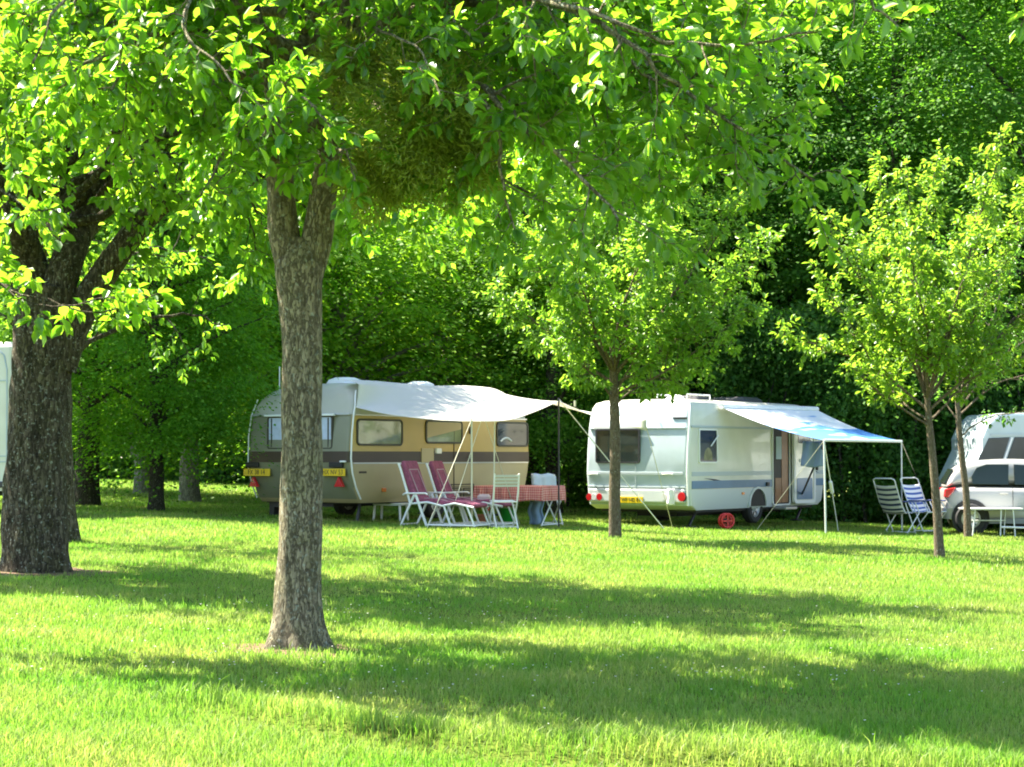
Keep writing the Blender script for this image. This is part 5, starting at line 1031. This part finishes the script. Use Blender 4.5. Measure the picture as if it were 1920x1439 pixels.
def deck_chair(loc, rz, fab):
    root = empty('folding_armchair', loc, rz)   # faces +x
    for s in (-.27, .27):
        MB().tube([(-.30, s, 1.05), (-.12, s, .62), (.02, s, .40)], .012, 8).build('back_tube', M['white_metal'], root, smooth=60)
        MB().tube([(.0, s * 1.05, .60), (.30, s * 1.05, 0)], .012, 8).build('leg', M['white_metal'], root, smooth=60)
        MB().tube([(.30, s * 1.05, .60), (.42, s * 1.05, .40), (.05, s * 1.05, .0)], .012, 8).build('leg', M['white_metal'], root, smooth=60)
        MB().box((.16, s * 1.08, .625), (.46, .05, .03)).build('armrest', mat('arm_blue', (.03, .05, .16), .5) if 'arm_blue' not in bpy.data.materials else bpy.data.materials['arm_blue'], root, bevel=.012)
    MB().tube([(-.30, -.27, 1.05), (-.31, -.2, 1.08), (-.31, .2, 1.08), (-.30, .27, 1.05)], .014, 8).build('top_rail', M['white_metal'], root, smooth=60)
    MB().tube([(.42, -.28, .40), (.42, .28, .40)], .012, 8).tube([(.30, -.28, .02), (.30, .28, .02)], .01, 8).tube([(.05, -.28, .02), (.05, .28, .02)], .01, 8).build('crossbar', M['white_metal'], root)
    sp = spline([(-.255, 0, .95), (-.15, 0, .68), (-.02, 0, .43), (.12, 0, .39), (.42, 0, .42)], 6)
    def ff(u, v): x = v * (len(sp) - 1); i = min(int(x), len(sp) - 2); p = sp[i] + (sp[i + 1] - sp[i]) * (x - i); return (p[0] - .03 * math.sin(u * math.pi), (u - .5) * .53, p[2] - .02 * math.sin(u * math.pi))
    MB().grid(ff, 8, 30).build('fabric', fab, root, smooth=180, solid=.006)
    return root
w = hit(1692, 1000); d1 = deck_chair((w.x - .16, w.y, w.z), R(38), M['stripe_dark']); tag(d1, 'folding armchair with dark and pale striped fabric, the left one beside the hedge', 'chair', 'striped folding armchairs')
w = hit(1715, 997); d2 = deck_chair((w.x + .14, w.y + .05, w.z), R(-52), M['stripe_blue']); tag(d2, 'folding armchair with blue and white striped fabric, the right one beside the hedge', 'chair', 'striped folding armchairs')

# ---------------------------------------------------------------- white camper behind the car
FC = Frame(9.95, 39.6, 4, gzf(9.2, 39.6)); cv = empty('camper', FC.world(0, 0, 0), FC.a); tag(cv, 'white camper with dark panoramic windows standing behind the silver car', 'camper')
prof = [(.10, .45), (-.32, .80), (-.30, 1.05), (.02, 1.70), (.02, 1.95), (.16, 2.25), (.40, 2.48), (5.6, 2.55), (5.9, 2.3), (6.0, .45)]
MB().prism([(x, z) for x, z in prof], 0, 2.2, 'y').build('body', M['wh_shaded'], cv, bevel=.06)
x0, z0 = FC.side(1815, 870); 
def pane(poly): return MB().prism(poly, -.02, .02, 'y')
w_ = pane([(-.20, 1.24), (.16, 1.95), (.62, 1.97), (.36, 1.22)]).build('window', M['pane_grey'], cv, bevel=.01)
w_ = pane([(.44, 1.22), (.72, 1.97), (2.0, 1.97), (2.0, 1.22)]).build('window', M['pane_grey'], cv, bevel=.01)
MB().tube([(.39, -.03, 1.22), (.66, -.03, 1.96)], .022, 6).build('pillar', M['trim_white'], cv)
MB().box((3.0, -.004, 2.02), (5.6, .03, .05)).build('gutter', M['band_grey'], cv)
MB().prism(rrect(1.3, 1.5, 1.45, 1.72, .06), -.035, -.015).build('curtain', M['trim_white'], cv)
for x in (.9, 4.6): wheel(cv, (x, .1, .33), .33, .2, M['hub'])
MB().box((3, 1.1, .4), (5.4, 1.9, .2)).build('chassis', M['black'], cv)

# ---------------------------------------------------------------- silver car
w = hit(1812, 1004); car = empty('parked_car', (w.x - .42, w.y + .60, w.z), R(-8)); tag(car, 'silver hatchback parked beside the white camper behind the small white table', 'car')
M['silver'] = mat('silver', (0.36, 0.355, 0.34), 0.4, metal=.2, coat=.4, spec=.6); M['car_glass'] = mat('car_glass', (.02, .03, .022), .12, spec=.4); M['bumper'] = mat('bumper', (.20, .21, .22), .5)
def car_sec(x, hw, zb, zs, zt, tw):   # rounded body section in y,z (mirror), lower body only
    return [(x, -hw * .93, zb), (x, -hw, zb + .12), (x, -hw * 1.0, zs), (x, -hw * .985, zt - .10), (x, -hw * .93, zt), (x, hw * .93, zt), (x, hw * .985, zt - .10), (x, hw, zs), (x, hw, zb + .12), (x, hw * .93, zb)]
secs = [(.14, .70, .42, .60, .86), (.18, .80, .30, .58, .93), (.32, .85, .24, .56, .97), (.8, .87, .22, .56, .98), (2.0, .88, .22, .56, .96), (3.0, .87, .22, .56, .93), (3.7, .85, .24, .55, .86), (4.1, .78, .28, .52, .76), (4.22, .66, .38, .5, .64)]
bm_ = MB(); rings = [car_sec(s[0], s[1], s[2], s[3], s[4], 0) for s in secs]; n = 10
vs = [p for r in rings for p in r]; fs = [(i * n + j, (i + 1) * n + j, (i + 1) * n + (j + 1) % n, i * n + (j + 1) % n) for i in range(len(rings) - 1) for j in range(n)] + [tuple(range(n)), tuple(reversed(range((len(rings) - 1) * n, len(rings) * n)))]
bm_.add([(x, y + .88, z) for x, y, z in vs], fs); ob = bm_.build('body', M['silver'], car, smooth=60); md = ob.modifiers.new('sub', 'SUBSURF'); md.levels = md.render_levels = 2
ch = [(.16, .76, .93, .93), (.32, .68, .93, 1.30), (.58, .64, .93, 1.45), (1.2, .63, .93, 1.52), (2.0, .62, .93, 1.51), (2.7, .62, .93, 1.40), (3.4, .70, .90, .92)]
cm = MB(); rings = [[(x, -hw - .10 * (1 - (zt - .93) / .6) - .02, zb), (x, -hw - .03, zb + (zt - zb) * .45), (x, -hw + .03, zt - .05 * min(1, (zt - .9) * 3)), (x, -hw + .14, zt), (x, hw - .14, zt), (x, hw - .03, zt - .05 * min(1, (zt - .9) * 3)), (x, hw + .03, zb + (zt - zb) * .45), (x, hw + .10 * (1 - (zt - .93) / .6) + .02, zb)] for x, hw, zb, zt in ch]; n = 8
vs = [p for r in rings for p in r]; fs = [(i * n + j, (i + 1) * n + j, (i + 1) * n + (j + 1) % n, i * n + (j + 1) % n) for i in range(len(rings) - 1) for j in range(n)] + [tuple(range(n)), tuple(reversed(range((len(rings) - 1) * n, len(rings) * n)))]
cm.add([(x, y + .88, z) for x, y, z in vs], fs); ob = cm.build('roof', M['silver'], car, smooth=70); md = ob.modifiers.new('sub', 'SUBSURF'); md.levels = md.render_levels = 2
def side_glass(poly, name='window'):
    me = MB(); q = [(x, .88 - .655 - .11 * (1 - (z - .93) / .55) - .0, z) for x, z in poly]; k = len(q); me.add(q + [(x, y + .06, z) for x, y, z in q], [tuple(range(k)), tuple(reversed(range(k, 2 * k)))] + [(i, i + k, (i + 1) % k + k, (i + 1) % k) for i in range(k)]); return me.build(name, M['car_glass'], car, bevel=.006)
side_glass([(.70, 1.00), (1.40, .99), (1.42, 1.40), (.98, 1.40), (.78, 1.33), (.68, 1.15)]); side_glass([(1.52, .99), (2.35, .98), (2.32, 1.36), (1.52, 1.40)]); side_glass([(2.43, .98), (3.05, .98), (2.6, 1.28), (2.43, 1.33)])
for x in (1.47, 2.40): MB().box((x, .012, .72), (.008, .02, .5)).build('door_joint', M['black'], car)
MB().box((1.30, -.008, .82), (.16, .03, .03)).build('door_handle', M['silver'], car, bevel=.01)
MB().box((2.0, -.004, .50), (2.9, .03, .06)).build('rubbing_strip', M['bumper'], car, bevel=.008)
MB().box((1.9, .02, .26), (2.6, .04, .10)).build('sill', M['bumper'], car, bevel=.01)
MB().prism([(.13, .74), (.15, .90), (.36, .94), (.30, .84), (.20, .73)], .03, .26).build('tail_lamp', M['red_lens'], car, bevel=.015)
MB().prism([(.13, .74), (.15, .90), (.36, .94), (.30, .84), (.20, .73)], 1.50, 1.73).build('tail_lamp', M['red_lens'], car, bevel=.015)
MB().loft([(.30, .12, .45, .05, 1.71, .12), (.52, .10, .45, .03, 1.73, .12)]).build('bumper', M['silver'], car, smooth=50)
MB().add([(.17, .30, 1.02), (.33, .34, 1.30), (.33, 1.42, 1.30), (.17, 1.46, 1.02)], [(0, 1, 2, 3)]).build('rear_window', M['car_glass'], car, solid=.02)
for x in (.64, 3.20):
    for y in (.030, 1.73): wheel(car, (x, y, .31), .31, .2, M['hub'], rz=0 if y < 1 else math.pi)
    MB().tube([(x, -.002, .33), (x, .2, .33)], .37, 28).build('wheel_arch', M['black'], car)

# ---------------------------------------------------------------- small white table in front of the car
w = hit(1850, 1004); t2 = empty('camping_table', (w.x - .02, w.y - .40, w.z), R(4)); tag(t2, 'small white folding table standing in front of the silver car', 'table')
MB().loft([(.53, -.56, .56, -.33, .33, .05), (.56, -.57, .57, -.34, .34, .05)]).build('table_top', M['white_plastic'], t2, smooth=40)
for x, y, x2 in ((-.40, -.28, -.46), (-.40, .28, -.36), (.12, -.28, .10), (.36, -.28, .40), (.40, .28, .36)): MB().tube([(x, y, .54), (x2, y, 0)], .014, 8).build('leg', M['white_metal'], t2)
MB().tube([(.12, -.28, .19), (.75, -.28, .17)], .02, 8).tube([(-.4, .28, .3), (.4, .28, .3)], .012, 8).build('crossbar', M['white_plastic'], t2)

# ---------------------------------------------------------------- white caravan cut by the left edge
FL = Frame(-7.62, 29.5, -10, gzf(-7.6, 29.5)); lc = empty('touring_caravan', FL.world(0, 0, 0), FL.a); tag(lc, 'white caravan showing a strip at the left edge behind the thick tree', 'caravan')
e1 = FL.side(21, 700)[0]; z1 = FL.side(15, 641)[1]
MB().loft([(.40, e1 - 5, e1, 0, 2.2, .06), (z1 - .08, e1 - 5, e1, 0, 2.2, .06), (z1, e1 - 4.95, e1 - .05, .06, 2.14, .06)]).build('body', M['wh'], lc, smooth=40)
MB().tube([(e1 - 2.2, -.004, z1 - .16), (e1 - .25, -.004, z1 - .10), (e1 - .12, -.004, z1 - .22), (e1 - .07, -.004, z1 - .45), (e1 - .06, -.004, 1.0), (e1 - .06, -.004, .55)], .014, 6).build('edge_trim', M['band_grey'], lc, smooth=60)
for z in (z1 - .62, .95, .86): MB().box((e1 - 2.5, -.004, z), (4.9, .014, .02)).build('rubbing_strip', M['band_grey'], lc)
MB().box((e1 - .35, -.02, .50), (.6, .05, .10)).build('bumper', M['dark_metal'], lc, bevel=.02)
window(lc, e1 - 3.6, e1 - 2.3, 1.35, 1.95, M['pane_grey'], M['seal']); wheel(lc, (e1 - 2.6, .12, .32), .31, .18, M['hub'])
MB().box((e1 - 2.5, 1.1, .38), (4.4, 1.8, .12)).build('chassis', M['black'], lc)
for x in (e1 - .4, e1 - 4.5): MB().tube([(x, .25, .42), (x, .25, .0)], .025, 8).build('corner_steady', M['dark_metal'], lc)
# little dark-leaved weed standing in the far sunlit grass at the left
w = hit(212, 935); wd = empty('weed', (w.x, w.y, w.z)); tag(wd, 'small dark weed standing in the sunlit grass left of the pale trunks', 'plant')
MB().tube([(0, 0, 0), (.05, 0, .2), (.1, 0, .34)], .008, 5).tube([(.03, 0, .12), (-.12, 0, .3)], .006, 5).build('stem', M['bark_wood'], wd)
g = np.random.default_rng(9); n = 46; Pp = np.concatenate([g.normal(size=(n // 2, 3)) * .05 + [.1, 0, .33], g.normal(size=(n // 2, 3)) * .05 + [-.13, 0, .3]]); V, Fc = leaf_arrays4(Pp, g.normal(size=(n, 3)), g.normal(size=(n, 3)), np.full(n, .09), np.full(n, .05)); arr_mesh('leaves', V, Fc, 4, M['leaf_dark'], wd)
